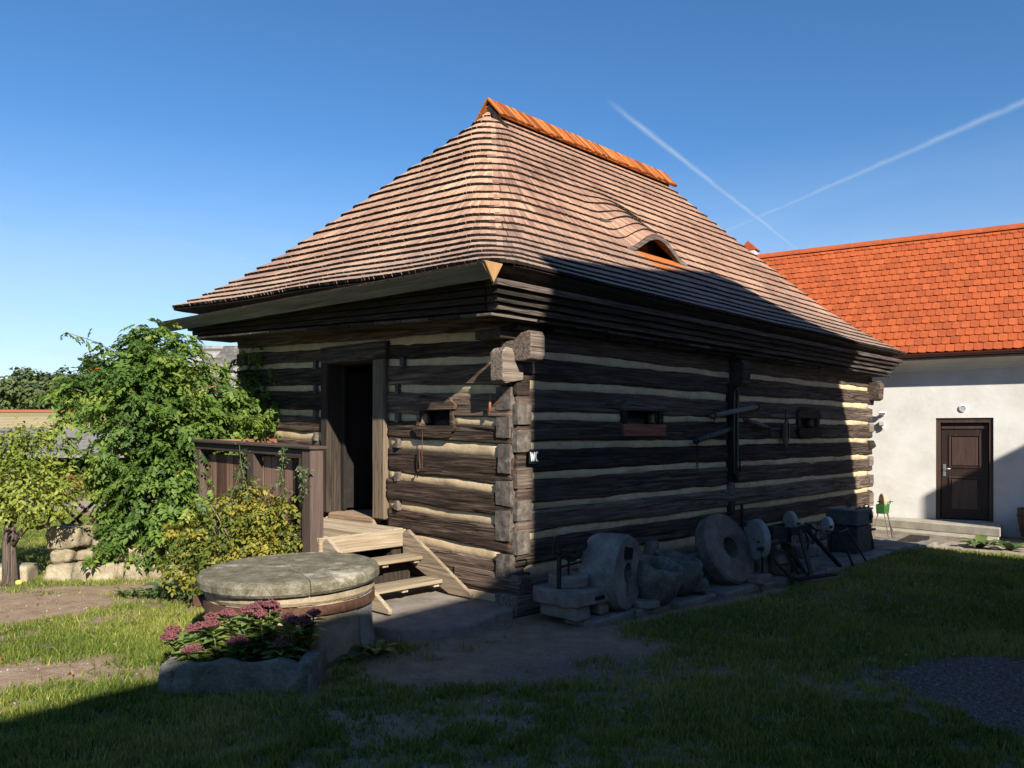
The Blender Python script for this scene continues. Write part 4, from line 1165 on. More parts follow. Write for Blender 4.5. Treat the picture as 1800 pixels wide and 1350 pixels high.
# concrete slab at the foot of the steps
m_slab = stone('worn_concrete', [(.13, .115, .095), (.22, .19, .16), (.31, .28, .24)], 4, .92, .7, spots=(3, .56, (.12, .105, .085), 4))
slab = MB()
poly = [(-1.30, .52), (-1.34, .30), (-1.22, .02), (-.92, -.20), (-.66, -.24), (-.34, -.13), (-.16, -.14), (-.02, -.02), (-.02, .9), (-.1, 1.3), (-1.2, 1.3)]
pts = []
for i in range(len(poly)):
    a, c = Vector((*poly[i], 0)), Vector((*poly[(i + 1) % len(poly)], 0))
    L = (c - a).length; n = max(1, int(L / .06))
    for k in range(n):
        p = a.lerp(c, k / n); pts.append((p.x + .02 * n3(p.x * 9, p.y * 9, 1), p.y + .02 * n3(p.x * 9, p.y * 9, 5)))
slab.prism(pts, -.05, .085)
o_ = slab.build('concrete_slab', m_slab, None, W(0, 0, 0), rz=HROT, bevel=.018, seg=2)
tag(o_, 'worn concrete slab with broken edge at the foot of the wooden steps', 'slab')
# stone pavement along the long wall
spav = thing('stone_pavement', None, None, W(0, 0, 0), HROT); spav['kind'] = 'structure'
m_pave2 = stone('wall_paving', [(.10, .088, .075), (.185, .165, .142), (.29, .265, .235)], 5, .92, .7)
for row, (y0, y1) in enumerate(((-.98, -.52), (-.51, -.08))):
    t = .05 + row * .3
    while t < 8.2:
        w = rr.uniform(.5, .85)
        zc = float(groundz(*W(t + w / 2, -.6)[:2]))
        b = MB(); y0_ = y0 if row else -.84 - .34 * min(1, max(0, (t - .4) / 2.8))
        b.b2(t, t + w - .015, y0_ + rr.uniform(-.02, .02) * (row == 0), y1, zc - .06, zc + .055 + rr.uniform(-.006, .01), jit=.008); b.build('paving_slab', m_pave2, spav, bevel=.012)
        t += w
# ================================================================== WELL
m_wellstone = stone('well_sandstone', [(.16, .12, .075), (.28, .225, .15), (.40, .335, .24)], 4, .92, .8, spots=(4, .55, (.20, .11, .05), 3.5))
m_wellgrey = stone('well_grey_stone', [(.13, .13, .12), (.22, .215, .195), (.32, .31, .285)], 5, .92, .8)
m_lid = stone('lichen_concrete', [(.065, .058, .038), (.15, .135, .092), (.27, .245, .18)], 10, .92, 1.0, spots=(3.3, .55, (.47, .43, .34), 6.0), fine=80)
well = thing('stone_well', 'round stone well of curved blocks with rusty iron band', 'well', (-1.67, 6.02, 0))
N = 7
for k in range(N):
    a0, a1 = k / N + .003 + .085, (k + 1) / N - .003 + .085
    b = MB(); b.lathe([(.42, -.06), (.64, -.06), (.615, .1), (.60, .25), (.595, .405), (.42, .405)], 14, None, .035, True, arc=(a0, a1), freq=5, seed=k)
    b.build('stone_block', m_wellgrey if k == 6 else m_wellstone, well, bevel=.012, seg=2)
b = MB(); b.lathe([(.40, .405), (.60, .405), (.615, .43), (.61, .475), (.40, .475)], 40, None, .02, True, freq=5); b.build('top_ring', m_wellstone, well)
b = MB(); b.lathe([(.607, .335), (.625, .335), (.625, .40), (.607, .40)], 56, None, 0, True); b.build('iron_band', m_rust, well)
b = MB(); b.lathe([(0, -.06), (.036, -.06), (.04, -.05), (.04, .05), (.036, .06), (0, .06)], 14, Matrix.Translation((-.615, -.17, .367)) @ Matrix.Rotation(math.radians(90), 4, 'X')); b.build('band_bolt', m_rust, well)
b = MB(); b.box((-.63, -.1, .367), (.03, .2, .06), Matrix.Rotation(-.25, 3, 'Z')); b.build('band_clasp', m_rust, well, bevel=.006)
lid = thing('well_lid', 'lichen-spotted round concrete lid in two halves on the stone well', 'well lid', (-1.67, 6.02, .476), rot=(.015, -.022, 0))
for k in range(2):
    a0 = .325 + k * .5
    b = MB(); b.lathe([(0.004, 0), (.61, 0), (.645, .010), (.662, .032), (.664, .078), (.652, .102), (.625, .114), (.3, .118), (.004, .118)], 40, None, .012, True, arc=(a0 + .0007, a0 + .4993), freq=4, seed=2)
    b.build('lid_half', m_lid, lid, smooth=False)
# ================================================================== STONE TROUGH
m_trough = stone('mossy_trough_stone', [(.075, .08, .06), (.15, .15, .125), (.27, .265, .24)], 5, .93, .9, spots=(3.0, .52, (.045, .062, .022), 4.5), dist=.05, fine=45)
tr = thing('stone_trough', 'rough mossy stone trough planted with sedum in front of the well', 'trough', (-1.71, 5.12, 0), .02)
tr.scale = (.90, .9, .92)
rough_box(-.50, .50, -.25, -.16, -.05, .20, 12, .030, 1, .03).build('front_side', m_trough, tr, smooth=True)
rough_box(-.50, .50, .17, .26, -.05, .20, 12, .018, 2, .03).build('rear_side', m_trough, tr, smooth=True)
rough_box(-.53, -.42, -.24, .25, -.05, .19, 10, .018, 3, .03).build('end_side', m_trough, tr, smooth=True)
rough_box(.42, .53, -.24, .25, -.05, .20, 10, .018, 4, .03).build('end_side', m_trough, tr, smooth=True)
m_soil = stone('dark_soil', [(.018, .013, .010), (.035, .026, .02), (.06, .045, .035)], 12, 1, .8)
rough_box(-.46, .46, -.19, .20, .0, .155, 8, .012, 5, .01).build('soil', m_soil, tr, smooth=True)

# ================================================================== STONES AND GRINDERS ALONG THE WALL
m_mill_grey = stone('grey_millstone', [(.09, .09, .08), (.185, .18, .16), (.30, .29, .255)], 5, .92, .7)
m_mill_brown = stone('brown_millstone', [(.065, .05, .042), (.15, .12, .10), (.24, .20, .17)], 5, .92, .7)
m_granite = stone('granite', [(.04, .042, .034), (.115, .115, .095), (.25, .245, .21)], 7, .92, .9, spots=(12, .60, (.36, .36, .33), 3.5), dist=.03)
m_block = stone('grey_block', [(.10, .09, .078), (.19, .17, .148), (.30, .275, .245)], 5, .93, .7)
m_wheel_pale = stone('pale_grindstone', [(.15, .155, .145), (.23, .235, .22), (.31, .315, .29)], 5, .9, .3)
m_wheel_tan = stone('tan_grindstone', [(.36, .26, .15), (.48, .36, .22), (.58, .46, .30)], 6, .9, .3)
m_wheel_beige = stone('beige_grindstone', [(.24, .21, .17), (.33, .29, .24), (.42, .37, .31)], 6, .9, .3)
m_blackwood = wood('black_wood', [(.010, .008, .007), (.022, .018, .015), (.045, .037, .031)], 0, 36, .85, .5, .3)
m_greyleg = wood('grey_leg_wood', [(.05, .045, .04), (.10, .09, .08), (.17, .155, .14)], 2, 36, .85, .4, .3)
m_green = plain('green_enamel', (.045, .14, .035), .45, .2, .3, 20, .1)
PVZ = .058
def hz(t, s):
    return float(groundz(*W(t, s)[:2]))
def hth(name, label, cat, t, s, rz=0.0, z=PVZ, group=None):
    return thing(name, label, cat, W(t, s, z + hz(t, s)), HROT + rz, group)
def wheel(name, mat, parent, M, r, th, hole=.03, jit=.01, n=36, edge=.012, square=False):
    b = MB()
    b.lathe([(hole, -th / 2), (r - edge, -th / 2), (r, -th / 2 + edge), (r, th / 2 - edge), (r - edge, th / 2), (hole, th / 2)], n, M, jit, True, freq=3 / max(r, .1) * .5, seed=r * 10)
    return b.build(name, mat, parent, smooth=False)
def lower(o, k):
    for ch in o.children:
        me = ch.data
        if ch.name.startswith('grinding_wheel'):
            zs = [v.co.z for v in me.vertices]; dz = (k - 1) * (max(zs) + min(zs)) / 2
            for v in me.vertices: v.co.z += dz
        else:
            for v in me.vertices: v.co.z *= k
AX = Matrix.Rotation(math.radians(90), 4, 'X')        # wheel axis along local -y (out of the wall)
# 1 quern with iron crank frame
o = hth('hand_quern', 'hand quern with square stone tray, round stone and iron crank frame', 'quern', .17, -.52)
o.scale = (.92, .92, .76)
for (x0, x1) in ((-.24, -.03), (.10, .26)):
    b = MB(); b.b2(x0, x1, -.24, .20, .0, .15, jit=.01); b.build('base_block', m_block, o, bevel=.012)
b = MB(); b.prism([(-.31, -.17), (-.24, -.27), (.25, -.29), (.33, -.20), (.33, .18), (.25, .27), (-.26, .26), (-.31, .18)], .151, .315); b.build('stone_tray', m_block, o, bevel=.018, seg=2)
b = MB(); b.b2(-.02, .10, -.298, -.27, .20, .24); b.b2(.20, .26, -.30, -.27, .205, .235); b.build('tray_notch', m_dark, o)
b = MB(); b.lathe([(.05, .316), (.175, .316), (.185, .335), (.185, .43), (.17, .45), (.11, .45), (.09, .40), (.05, .39)], 30, Matrix.Translation((-.03, .02, 0)), .015, True, freq=4); b.build('upper_stone', m_block, o)
for x in (-.21, .16):
    b = MB(); b.bar((x, -.02, .316), (x, -.02, .80), .035, .025); b.build('upright', m_iron, o)
for q0, q1 in (((-.23, -.02, .79), (.18, -.02, .79)), ((-.21, -.02, .55), (.16, -.02, .57))):
    b = MB(); b.bar(q0, q1, .02, .02); b.build('cross_bar', m_iron, o)
b = MB(); b.tube([(-.28, -.02, .70), (.10, -.02, .70)], .010, 8); b.tube([(-.03, .02, .42), (-.03, .02, .62)], .011, 8); b.build('shaft', m_iron, o)
b = MB(); b.tube([(-.28, -.02, .70), (-.275, -.02, .95), (-.28, -.02, .955)], [.014, .009, .009], 8); b.tube([(-.275, -.02, .95), (-.40, -.02, .955)], .009, 8); b.build('crank', m_iron, o)
wheel('gear', m_iron, o, Matrix.Translation((.02, -.02, .69)) @ Matrix.Rotation(math.radians(90), 4, 'Y'), .085, .03, .02, 0, 18)
wheel('gear', m_iron, o, Matrix.Translation((-.01, .02, .61)) @ Matrix.Rotation(.3, 4, 'X'), .06, .03, .02, 0, 16)
# 2 big thick upright millstone
o = hth('millstone', 'thick grey millstone standing on edge beside the hand quern', 'millstone', .58, -.62)
b = MB(); Mx = Matrix.Translation((0, 0, .325)) @ Matrix.Rotation(math.radians(12), 4, 'Z') @ AX @ Matrix.Rotation(math.pi / 16, 4, 'Z')
b.lathe([(.085, -.16), (.31, -.16), (.33, -.12), (.33, .12), (.31, .17), (.085, .16)], 56, Mx, .006, True, freq=4); b.build('stone_ring', m_mill_grey, o)
b = MB(); b.box((.01, -.155, .50), (.12, .06, .10), Matrix.Rotation(.2, 3, 'Y')); b.build('socket', m_dark, o)
b = MB(); b.box((.03, -.157, .20), (.05, .06, .13)); b.build('socket', m_mill_brown, o)
# 3-4 mortars
def mortar(name, label, t, s, r, h, mat, jit, seed, tilt, sx=1.0):
    o = hth(name, label, 'stone mortar', t, s)
    M = Matrix.Rotation(tilt[0], 4, 'X') @ Matrix.Rotation(tilt[1], 4, 'Y') @ Matrix.Diagonal((sx, 1, 1, 1))
    b = MB(); b.lathe([(0.001, .0), (r * .45, .0), (r * .72, h * .1), (r * .93, h * .38), (r, h * .68), (r * .98, h * .92), (r * .92, h), (r * .80, h * .985), (r * .72, h * .8), (r * .58, h * .42), (r * .25, h * .2), (.001, h * .18)], 34, M, jit, False, freq=2.2 / r * .5, seed=seed)
    b.build('bowl', mat, o, smooth=True); return o
mortar('stone_mortar', 'rough dark granite mortar with broken rim next to the thick millstone', 1.03, -.72, .23, .37, m_granite, .09, 3, (.26, .05))
mortar('stone_mortar', 'smoother oval granite mortar with speckled rim beside the rough one', 1.50, -.64, .24, .37, m_granite, .05, 8, (.16, .12), 1.12)
o = hth('flat_stone_disc', 'thin flat stone disc lying before the rough mortar', 'stone disc', .84, -.80)
b = MB(); b.lathe([(0.001, 0), (.12, 0), (.13, .012), (.13, .05), (.12, .06), (.001, .06)], 26, None, .03, freq=8); b.build('disc', m_mill_grey, o)
for (t, s, z, r, lab) in ((1.72, -.80, 0, .11, 'rounded boulder under the smaller cobble by the leaning millstone'), (1.70, -.78, .135, .085, 'small flat cobble lying on top of the rounded boulder')):
    o = hth('boulder' if z == 0 else 'cobble', lab, 'stone', t, s, .4, PVZ + z)
    b = rough_box(-r * 1.1, r * 1.1, -r * .9, r * .9, 0, r * (1.3 if z == 0 else .9), 6, r * .16, r * 30, r * .5); b.build('stone', m_granite if z == 0 else m_mill_brown, o, smooth=True)
o = hth('stone_post', 'short upright stone post against the wall behind the mortars', 'stone', 1.90, -.16)
rough_box(-.07, .07, -.06, .06, 0, .42, 6, .02, 4, .03).build('stone', m_mill_brown, o, smooth=True)
o = hth('wood_offcut', 'two pale grooved wooden boards leaning beside the leaning millstone', 'boards', 2.50, -.36)
for k in range(2):
    b = MB(); b.box((k * .062, 0, .36), (.055, .035, .40), Matrix.Rotation(-.12, 3, 'X')); b.build('board', m_greyleg if k else m_jamb, o, bevel=.004)
b = MB(); b.box((.02, .04, .12), (.24, .12, .24)); b.build('backing_block', m_block, o, bevel=.01)
# 5 leaning millstone
o = hth('millstone', 'large brown millstone with big hole leaning against the wall', 'millstone', 2.38, -.72)
b = MB(); Mx = Matrix.Translation((0, 0, .335)) @ Matrix.Rotation(math.radians(-4), 4, 'Z') @ Matrix.Rotation(math.radians(-24), 4, 'X') @ AX
b.lathe([(.105, -.085), (.355, -.085), (.375, -.06), (.375, .06), (.355, .085), (.115, .085)], 44, Mx, .012, True, freq=4, seed=3); b.build('stone_ring', m_mill_brown, o)
o = hth('iron_rod', 'thin iron rod standing against the wall above the leaning millstone', 'iron rod', 3.98, -.10)
b = MB(); b.bar((0, 0, 0), (.0, .03, .66), .03, .025); b.build('rod', m_iron, o)
# blocks behind the grinders
def blk(name, lab, t, s, sx, sy, sz, z=0.0, mat=None, rz=0.0, seed=1):
    o = hth(name, lab, 'stone block', t, s, rz, PVZ + z)
    rough_box(-sx / 2, sx / 2, -sy / 2, sy / 2, 0, sz, 5, .008, seed, .015).build('block', mat or m_block, o, smooth=True); return o
blk('stone_block', 'square grey block right behind the leaning millstone', 2.86, -.62, .34, .28, .26, seed=2)
blk('stone_block', 'low flat block lying before the first grinder', 2.62, -.98, .30, .16, .09, seed=4, mat=m_mill_brown)
blk('stone_block', 'pale square block below the first grinder wheel', 3.12, -.70, .36, .26, .20, seed=5)
o = hth('round_stone', 'drum-shaped stone with small hole on a block below the grinder', 'stone', 3.22, -.92)
o.scale = (.85, .85, .8)
b = MB(); b.lathe([(.03, .16), (.14, .16), (.15, .18), (.15, .29), (.13, .31), (.03, .31)], 26, None, .02, True, freq=6); b.build('drum', m_block, o)
rough_box(-.11, .11, -.10, .10, 0, .158, 5, .01, 6, .02).build('base', m_mill_brown, o, smooth=True)
# 6 first grinder: pale wheel on iron stand, black gear box
o = hth('treadle_grinder', 'treadle grinder with large pale grey wheel and black wooden box', 'grinder', 2.80, -.92)
wheel('grinding_wheel', m_wheel_pale, o, Matrix.Translation((-.10, .0, .60)) @ Matrix.Rotation(math.radians(58), 4, 'Z') @ AX, .215, .075, .02, .01, 40, .015)
b = MB(); b.tube([(-.2, -.06, .585), (.35, .06, .64)], .02, 10); b.tube([(-.03, .0, .6), (.05, .0, .605)], [.05, .06], 12); b.build('axle', m_rust, o)
b = MB(); b.bar((-.30, -.12, .50), (.30, -.10, .56), .05, .04); b.bar((-.28, .15, .50), (.30, .16, .56), .05, .04); b.build('stand_rail', m_iron, o)
for (x0, y0, x1, y1) in ((-.20, -.12, .10, -.30), (-.22, -.12, -.10, -.05), (.28, -.10, .52, -.28), (.28, .14, .36, .16), (-.24, .15, -.3, .16)):
    b = MB(); b.bar((x0, y0, .52), (x1, y1, .0), .022, .022); b.build('leg', m_iron, o)
b = MB(); b.box((.27, .02, .62), (.34, .20, .26), Matrix.Rotation(.12, 3, 'Y')); b.build('gear_box', m_blackwood, o, bevel=.008)
b = MB(); b.bar((.36, -.11, .52), (.50, -.20, .12), .06, .03); b.bar((.3, -.08, .5), (.40, -.22, .05), .03, .03); b.build('pedal_rod', m_iron, o)
for k in range(7):
    b = MB(); b.lathe([(.018, -.008), (.03, -.008), (.03, .008), (.018, .008)], 10, Matrix.Translation((.34 + .016 * k, -.14, .50 - .05 * k)) @ Matrix.Rotation(1.57 * (k % 2), 4, 'Y'), 0, True); b.build('chain_link', m_rust, o)
b = MB(); b.box((.02, -.13, .575), (.20, .035, .03)); b.build('tool_rest', m_greyleg, o)
b = MB(); b.bar((.18, -.28, .02), (.78, -.44, .015), .10, .03); b.build('pedal', m_blackwood, o, bevel=.006)
lower(o, .72)
o = hth('sheet_offcut', 'small pale offcut lying by the pedal of the first grinder', 'offcut', 3.05, -1.12)
b = MB(); b.box((0, 0, .02), (.22, .03, .03), Matrix.Rotation(.3, 3, 'Y')); b.build('strip', m_rust, o)
o = hth('grinding_disc', 'small pale grinding disc between the first two grinders', 'grinding disc', 3.45, -.66)
o.scale = (.8, .8, .8)
wheel('disc', m_wheel_pale, o, Matrix.Translation((0, 0, .42)) @ Matrix.Rotation(.4, 4, 'Z') @ AX, .10, .04, .015, 0, 26)
b = MB(); b.box((0, .06, .16), (.26, .18, .32)); b.build('rest_block', m_block, o, bevel=.01)
# 7 second grinder with wooden legs
o = hth('wooden_grinder', 'grinder with beige wheel on splayed wooden legs', 'grinder', 3.55, -.90)
wheel('grinding_wheel', m_wheel_beige, o, Matrix.Translation((-.02, .0, .70)) @ Matrix.Rotation(math.radians(58), 4, 'Z') @ AX, .125, .05, .02, .01, 36, .012)
b = MB(); b.box((.0, .10, .62), (.52, .05, .11)); b.box((.0, -.10, .60), (.52, .05, .11)); b.box((-.25, 0, .61), (.05, .16, .11)); b.build('trough', m_blackwood, o, bevel=.006)
b = MB(); b.tube([(-.10, -.14, .70), (.08, .14, .70)], .016, 8); b.tube([(.03, -.14, .70), (.03, -.2, .68), (.16, -.2, .60)], .012, 8); b.build('axle', m_iron, o)
for (x0, y0, x1, y1, w) in ((-.06, -.12, -.12, -.28, .05), (.14, -.11, .62, -.30, .06), (-.16, .10, -.26, .2, .045), (.2, .1, .3, .2, .045)):
    b = MB(); b.bar((x0, y0, .60), (x1, y1, .0), w, .035); b.build('leg', m_greyleg if x0 < 0 else m_blackwood, o, bevel=.005)
b = MB(); b.tube([(.05, -.14, .55), (.09, -.16, .42), (.02, -.18, .36), (.0, -.18, .30)], .012, 8); b.tube([(-.2, -.2, .23), (.2, -.24, .22)], .008, 6); b.build('crank', m_iron, o)
lower(o, .77)
mortar('stone_bowl', 'small shallow stone bowl under the beige grinder', 3.55, -.80, .15, .15, m_mill_grey, .05, 5, (.05, 0))
blk('stone_block', 'low block supporting the small bowl by the beige grinder', 3.60, -1.02, .30, .16, .12, seed=8)
o = hth('round_stone', 'drum stone beneath the wooden leg of the beige grinder', 'stone', 3.95, -.86)
b = MB(); b.lathe([(.001, 0), (.16, 0), (.17, .02), (.17, .22), (.15, .24), (.001, .24)], 26, None, .03, freq=6); b.build('drum', m_block, o)
for k, (t, s, r, z, lab, mt) in enumerate(((3.85, -.55, .12, .26, 'small worn disc leaning behind the beige grinder', m_wheel_beige), (4.15, -.60, .13, .25, 'greyish disc leaning left of the white-wheeled grinder', m_mill_grey), (4.55, -.72, .21, .21, 'upright grey millstone behind the white-wheeled grinder', m_mill_grey))):
    o = hth('small_millstone', lab, 'millstone', t, s)
    wheel('stone_disc', mt, o, Matrix.Translation((0, 0, z)) @ Matrix.Rotation(.25, 4, 'Z') @ Matrix.Rotation(-.12, 4, 'X') @ AX, r, .10, .045, .015, 30)
    if z > r + .03:
        b = MB(); b.box((0, .05, (z - r) / 2), (.2, .2, z - r)); b.build('rest_block', m_block, o, bevel=.01)
# 8 third grinder: white wheel, wire legs
o = hth('iron_grinder', 'iron grinder with small white wheel on thin rod legs', 'grinder', 4.40, -1.0)
wheel('grinding_wheel', stone('white_grindstone', [(.34, .34, .32), (.43, .43, .41), (.52, .52, .49)], 6, .85, .2), o, Matrix.Translation((-.10, 0, .60)) @ Matrix.Rotation(math.radians(52), 4, 'Z') @ AX, .10, .06, .02, .005, 32)
b = MB(); b.tube([(-.2, -.08, .59), (.24, .06, .60)], .02, 10); b.lathe([(.0, -.05), (.05, -.05), (.055, 0), (.05, .07), (0, .07)], 14, Matrix.Translation((.24, .05, .60)) @ Matrix.Rotation(1.3, 4, 'Y')); b.build('axle', m_iron, o, smooth=False)
b = MB(); b.tube([(-.30, -.06, .54), (-.1, -.14, .50), (.2, -.12, .52), (.32, .02, .56)], .014, 8); b.tube([(-.46, .05, .60), (-.3, .0, .53)], .012, 8); b.tube([(.1, -.12, .5), (.16, -.2, .40), (.05, -.2, .36)], .012, 8); b.build('frame', m_iron, o, smooth=True)
for (x0, y0, x1, y1) in ((-.12, -.13, -.10, -.30), (.30, -.04, .40, -.26), (-.28, .05, -.50, .10), (.3, .1, .36, .16)):
    b = MB(); b.tube([(x0, y0, .54), (x1, y1, 0)], .012, 8); b.build('leg', m_iron, o, smooth=True)
lower(o, .75)
# 9 large iron box machine
o = hth('iron_machine', 'dark box-shaped iron machine with studded lid at the wall end', 'machine', 5.48, -.80)
o.scale = (.72, .9, .72)
b = MB(); b.box((0, 0, .24), (.62, .44, .48), jit=.008); b.build('stand_box', plain('blackened_steel', (.065, .066, .065), .7, .3, .35, 8, .3), o, bevel=.012)
b = MB(); b.box((-.02, 0, .62), (.70, .46, .26), jit=.008); b.build('upper_box', plain('grey_casting', (.095, .10, .10), .7, .3, .3, 8, .3), o, bevel=.02, seg=2)
b = MB(); b.box((-.02, 0, .765), (.72, .48, .03), jit=.006); b.build('lid', plain('lid_steel', (.15, .155, .165), .6, .3, .3, 10, .3), o, bevel=.006)
for k in range(5):
    b = MB(); b.lathe([(.0, .03), (.015, .025), (.02, 0)], 8, Matrix.Translation((-.32 + .14 * k, -.2, .78))); b.build('bolt', m_iron, o)
b = MB(); b.tube([(-.06, 0, .78), (-.06, 0, .84), (.04, 0, .845), (.04, 0, .78)], .01, 6); b.build('lid_handle', m_iron, o)
wheel('hand_wheel', m_iron, o, Matrix.Translation((.2, -.245, .62)) @ AX, .07, .03, .03, 0, 18)
b = MB(); b.bar((.33, -.16, .36), (.36, -.2, .0), .03, .03); b.bar((.45, -.16, .36), (.48, -.2, .0), .03, .03); b.box((.40, -.14, .37), (.22, .18, .03)); b.build('side_bracket', m_iron, o)
# low plank at the end of the wall
o = hth('plank', 'dark plank lying flat at the foot of the green grinder', 'plank', 7.75, -.75)
b = MB(); b.box((.05, -.1, .03), (.70, .28, .05), Matrix.Rotation(-.06, 3, 'Y')); b.build('board', m_blackwood, o, bevel=.006)
# 10 green stand grinder with tan wheel, in the sun
o = hth('green_grinder', 'green enamelled grinder with tan wheel on tall thin legs', 'grinder', 7.98, -.36, 0, .0)
o.scale = (.72, .72, .72)
wheel('grinding_wheel', m_wheel_tan, o, Matrix.Translation((0, 0, .93)) @ Matrix.Rotation(math.radians(40), 4, 'Z') @ AX, .155, .075, .02, .005, 34)
b = MB()
for k in range(1): b.prism([(-.16, .66), (.13, .66), (.17, .86), (-.18, .86)], -.085, -.075, Matrix(((1, 0, 0, 0), (0, 0, 1, 0), (0, 1, 0, 0), (0, 0, 0, 1))))
b.prism([(-.16, .66), (.13, .66), (.17, .86), (-.18, .86)], .075, .085, Matrix(((1, 0, 0, 0), (0, 0, 1, 0), (0, 1, 0, 0), (0, 0, 0, 1))))
b.hexa([(-.16, -.075, .655), (.13, -.075, .655), (.13, .075, .655), (-.16, .075, .655), (-.16, -.075, .665), (.13, -.075, .665), (.13, .075, .665), (-.16, .075, .665)])
b.bar((.13, 0, .66), (.17, 0, .86), .15, .008, up=(1, 0, 0)); b.bar((-.16, 0, .66), (-.18, 0, .86), .15, .008, up=(1, 0, 0)); b.build('water_trough', m_green, o)
b = MB(); b.tube([(-.02, -.12, .90), (.02, .12, .90)], .014, 8); b.tube([(.05, -.1, .90), (.22, -.14, .91)], .010, 6); b.tube([(.15, -.1, .86), (.15, -.1, .93)], .014, 6); b.build('axle', m_green, o)
for (x0, y0, x1, y1) in ((-.12, -.07, -.16, -.20), (.0, -.08, .10, -.26), (.12, -.06, .34, -.10), (-.1, .07, -.2, .16)):
    b = MB(); b.tube([(x0, y0, .66), (x1, y1, .0)], .010, 8); b.build('leg', m_greyleg, o)
b = MB(); b.tube([(-.14, -.14, .30), (.06, -.18, .28), (.24, -.09, .30)], .007, 6); b.build('leg_brace', m_iron, o)
# ------------------------------------------------------------------ things hung on the walls
o = thing('wc_sign', 'small black WC sign with white letters on the house corner', 'sign', W(.165, -.075, 1.385), HROT)
b = MB(); b.b2(-.062, .062, -.012, .0, -.065, .065); b.build('board', plain('black_enamel', (.006, .009, .009), .35, 0, .1, 10, 0), o, bevel=.004)
def letter(strokes, x, w, h, name):
    b = MB()
    for pl in strokes:
        for (p, q) in zip(pl[:-1], pl[1:]):
            b.bar((x + p[0] * w, -.0155, (p[1] - .5) * h), (x + q[0] * w, -.0155, (q[1] - .5) * h), .0090, .004, up=(0, 1, 0))
    return b
m_letter = plain('white_lettering', (.80, .80, .78), .5, 0, .03, 10, 0)
letter([[(0, 1), (.25, 0), (.5, .9), (.75, 0), (1, 1)]], -.050, .052, .080, 'W').build('letter', m_letter, o)
cpts = [(.5 + .5 * math.cos(a), .5 + .5 * math.sin(a)) for a in [math.radians(50 + 26 * k) for k in range(11)]]
letter([cpts], .016, .034, .080, 'C').build('letter', m_letter, o)
def chain(parent, p0, n, mat=None, r=.022, step=.05):
    for k in range(n):
        b = MB(); M = Matrix.Translation((p0[0], p0[1], p0[2] - step * k)) @ Matrix.Rotation(1.2 * (k % 2) + .3, 4, 'Z') @ Matrix.Rotation(math.pi / 2, 4, 'X') @ Matrix.Diagonal((.62, 1.25, 1, 1))
        ring = [(r * math.cos(a), r * math.sin(a)) for a in [2 * math.pi * i / 10 for i in range(10)]]
        b.tube([M @ Vector((x, y, 0)) for x, y in ring + [ring[0]]], .005, 6); b.build('chain_link', m_iron, parent)
def swing(name, lab, p, q, r, links):
    o = thing(name, lab, 'swingletree', W(p[0], -.09, p[1]), HROT)
    d = Vector((q[0] - p[0], 0, q[1] - p[1]))
    b = MB(); b.tube([(0, 0, 0), d * .5, d], [r * .75, r, r * .8], 10); b.build('bar', m_greyleg, o, smooth=True)
    for k in (0, 1):
        c = d * (.03 + .94 * k)
        b = MB(); b.lathe([(r * .85, -.015), (r * 1.15, -.015), (r * 1.15, .015), (r * .85, .015)], 12, Matrix.Translation(c) @ Matrix.Rotation(math.pi / 2 - math.atan2(d.z, d.x), 4, 'Y'), 0, True); b.build('iron_ferrule', m_iron, o)
    chain(o, (d.x * links[0], -.02, d.z * links[0] - .05), links[1]); return o
swing('swingletree', 'upper wooden swingletree hung across the upright post', (3.22, 1.79), (4.38, 1.93), .035, (.02, 2))
swing('swingletree', 'lower wooden swingletree with long chain hung left of the post', (2.86, 1.50), (3.66, 1.64), .034, (.01, 6))
swing('swingletree', 'short wooden swingletree sloping down right of the post', (4.02, 1.76), (4.66, 1.66), .028, (.98, 2))
o = thing('harness_strap', 'long dark leather and iron harness strap hanging on the upright post', 'harness', W(3.77, -.10, 2.12), HROT)
b = MB(); b.tube([(.0, 0, 0), (.03, -.01, .02), (.05, -.01, -.03), (.045, 0, -.4), (.05, 0, -.8), (.02, 0, -1.05)], .014, 8); b.tube([(-.03, 0, -.02), (-.04, 0, -.5), (-.03, 0, -1.02)], .012, 8); b.build('strap', m_greyleg, o, smooth=True)
b = MB(); b.tube([(.06, -.02, -.72), (.075, -.02, -.84), (.06, -.02, -.95), (.085, -.02, -1.0)], .012, 8); b.build('hook', m_iron, o, smooth=True)
chain(o, (.02, -.02, -.98), 3)
o = thing('wooden_pulley', 'pale oval wooden pulley block hanging on the long wall', 'pulley', W(5.14, -.09, 1.92), HROT)
b = MB(); b.tube([(0, .04, .0), (0, 0, -.02), (0, 0, -.16)], .007, 6); b.build('hanger', m_iron, o)
b = MB(); b.lathe([(.001, -.03), (.07, -.028), (.09, -.012), (.09, .012), (.07, .028), (.001, .03)], 26, Matrix.Translation((0.02, 0, -.33)) @ Matrix.Rotation(.12, 4, 'Y') @ AX @ Matrix.Diagonal((.85, 2.05, 1, 1))); b.build('block', m_jamb, o, smooth=False)
b = MB(); b.b2(.01, .03, -.036, -.02, -.40, -.20); b.build('slot', m_dark, o)
o = thing('wall_chain', 'thin rusty chain hanging below the small window on the short wall', 'chain', W(-.075, 1.17, 1.62), HROT)
b = MB(); b.tube([(0, 0, 0), (0, .003, -.2), (0, .0, -.38)], .004, 6); b.tube([(0, .05, -.18), (0, .045, -.3), (0, .03, -.36), (-.01, .05, -.40), (0, .08, -.39)], .006, 6); b.build('strand', m_rust, o)
o = thing('chisel_tool', 'reddish wooden tool handle tucked at the corner logs', 'tool', W(-.075, .215, 1.95), HROT)
b = MB(); b.tube([(0, 0, 0), (-.005, .01, -.10), (-.005, .015, -.17)], [.008, .012, .013], 8); b.build('handle', plain('red_wood', (.28, .11, .06), .6, 0, .2, 20, .1), o, smooth=True)
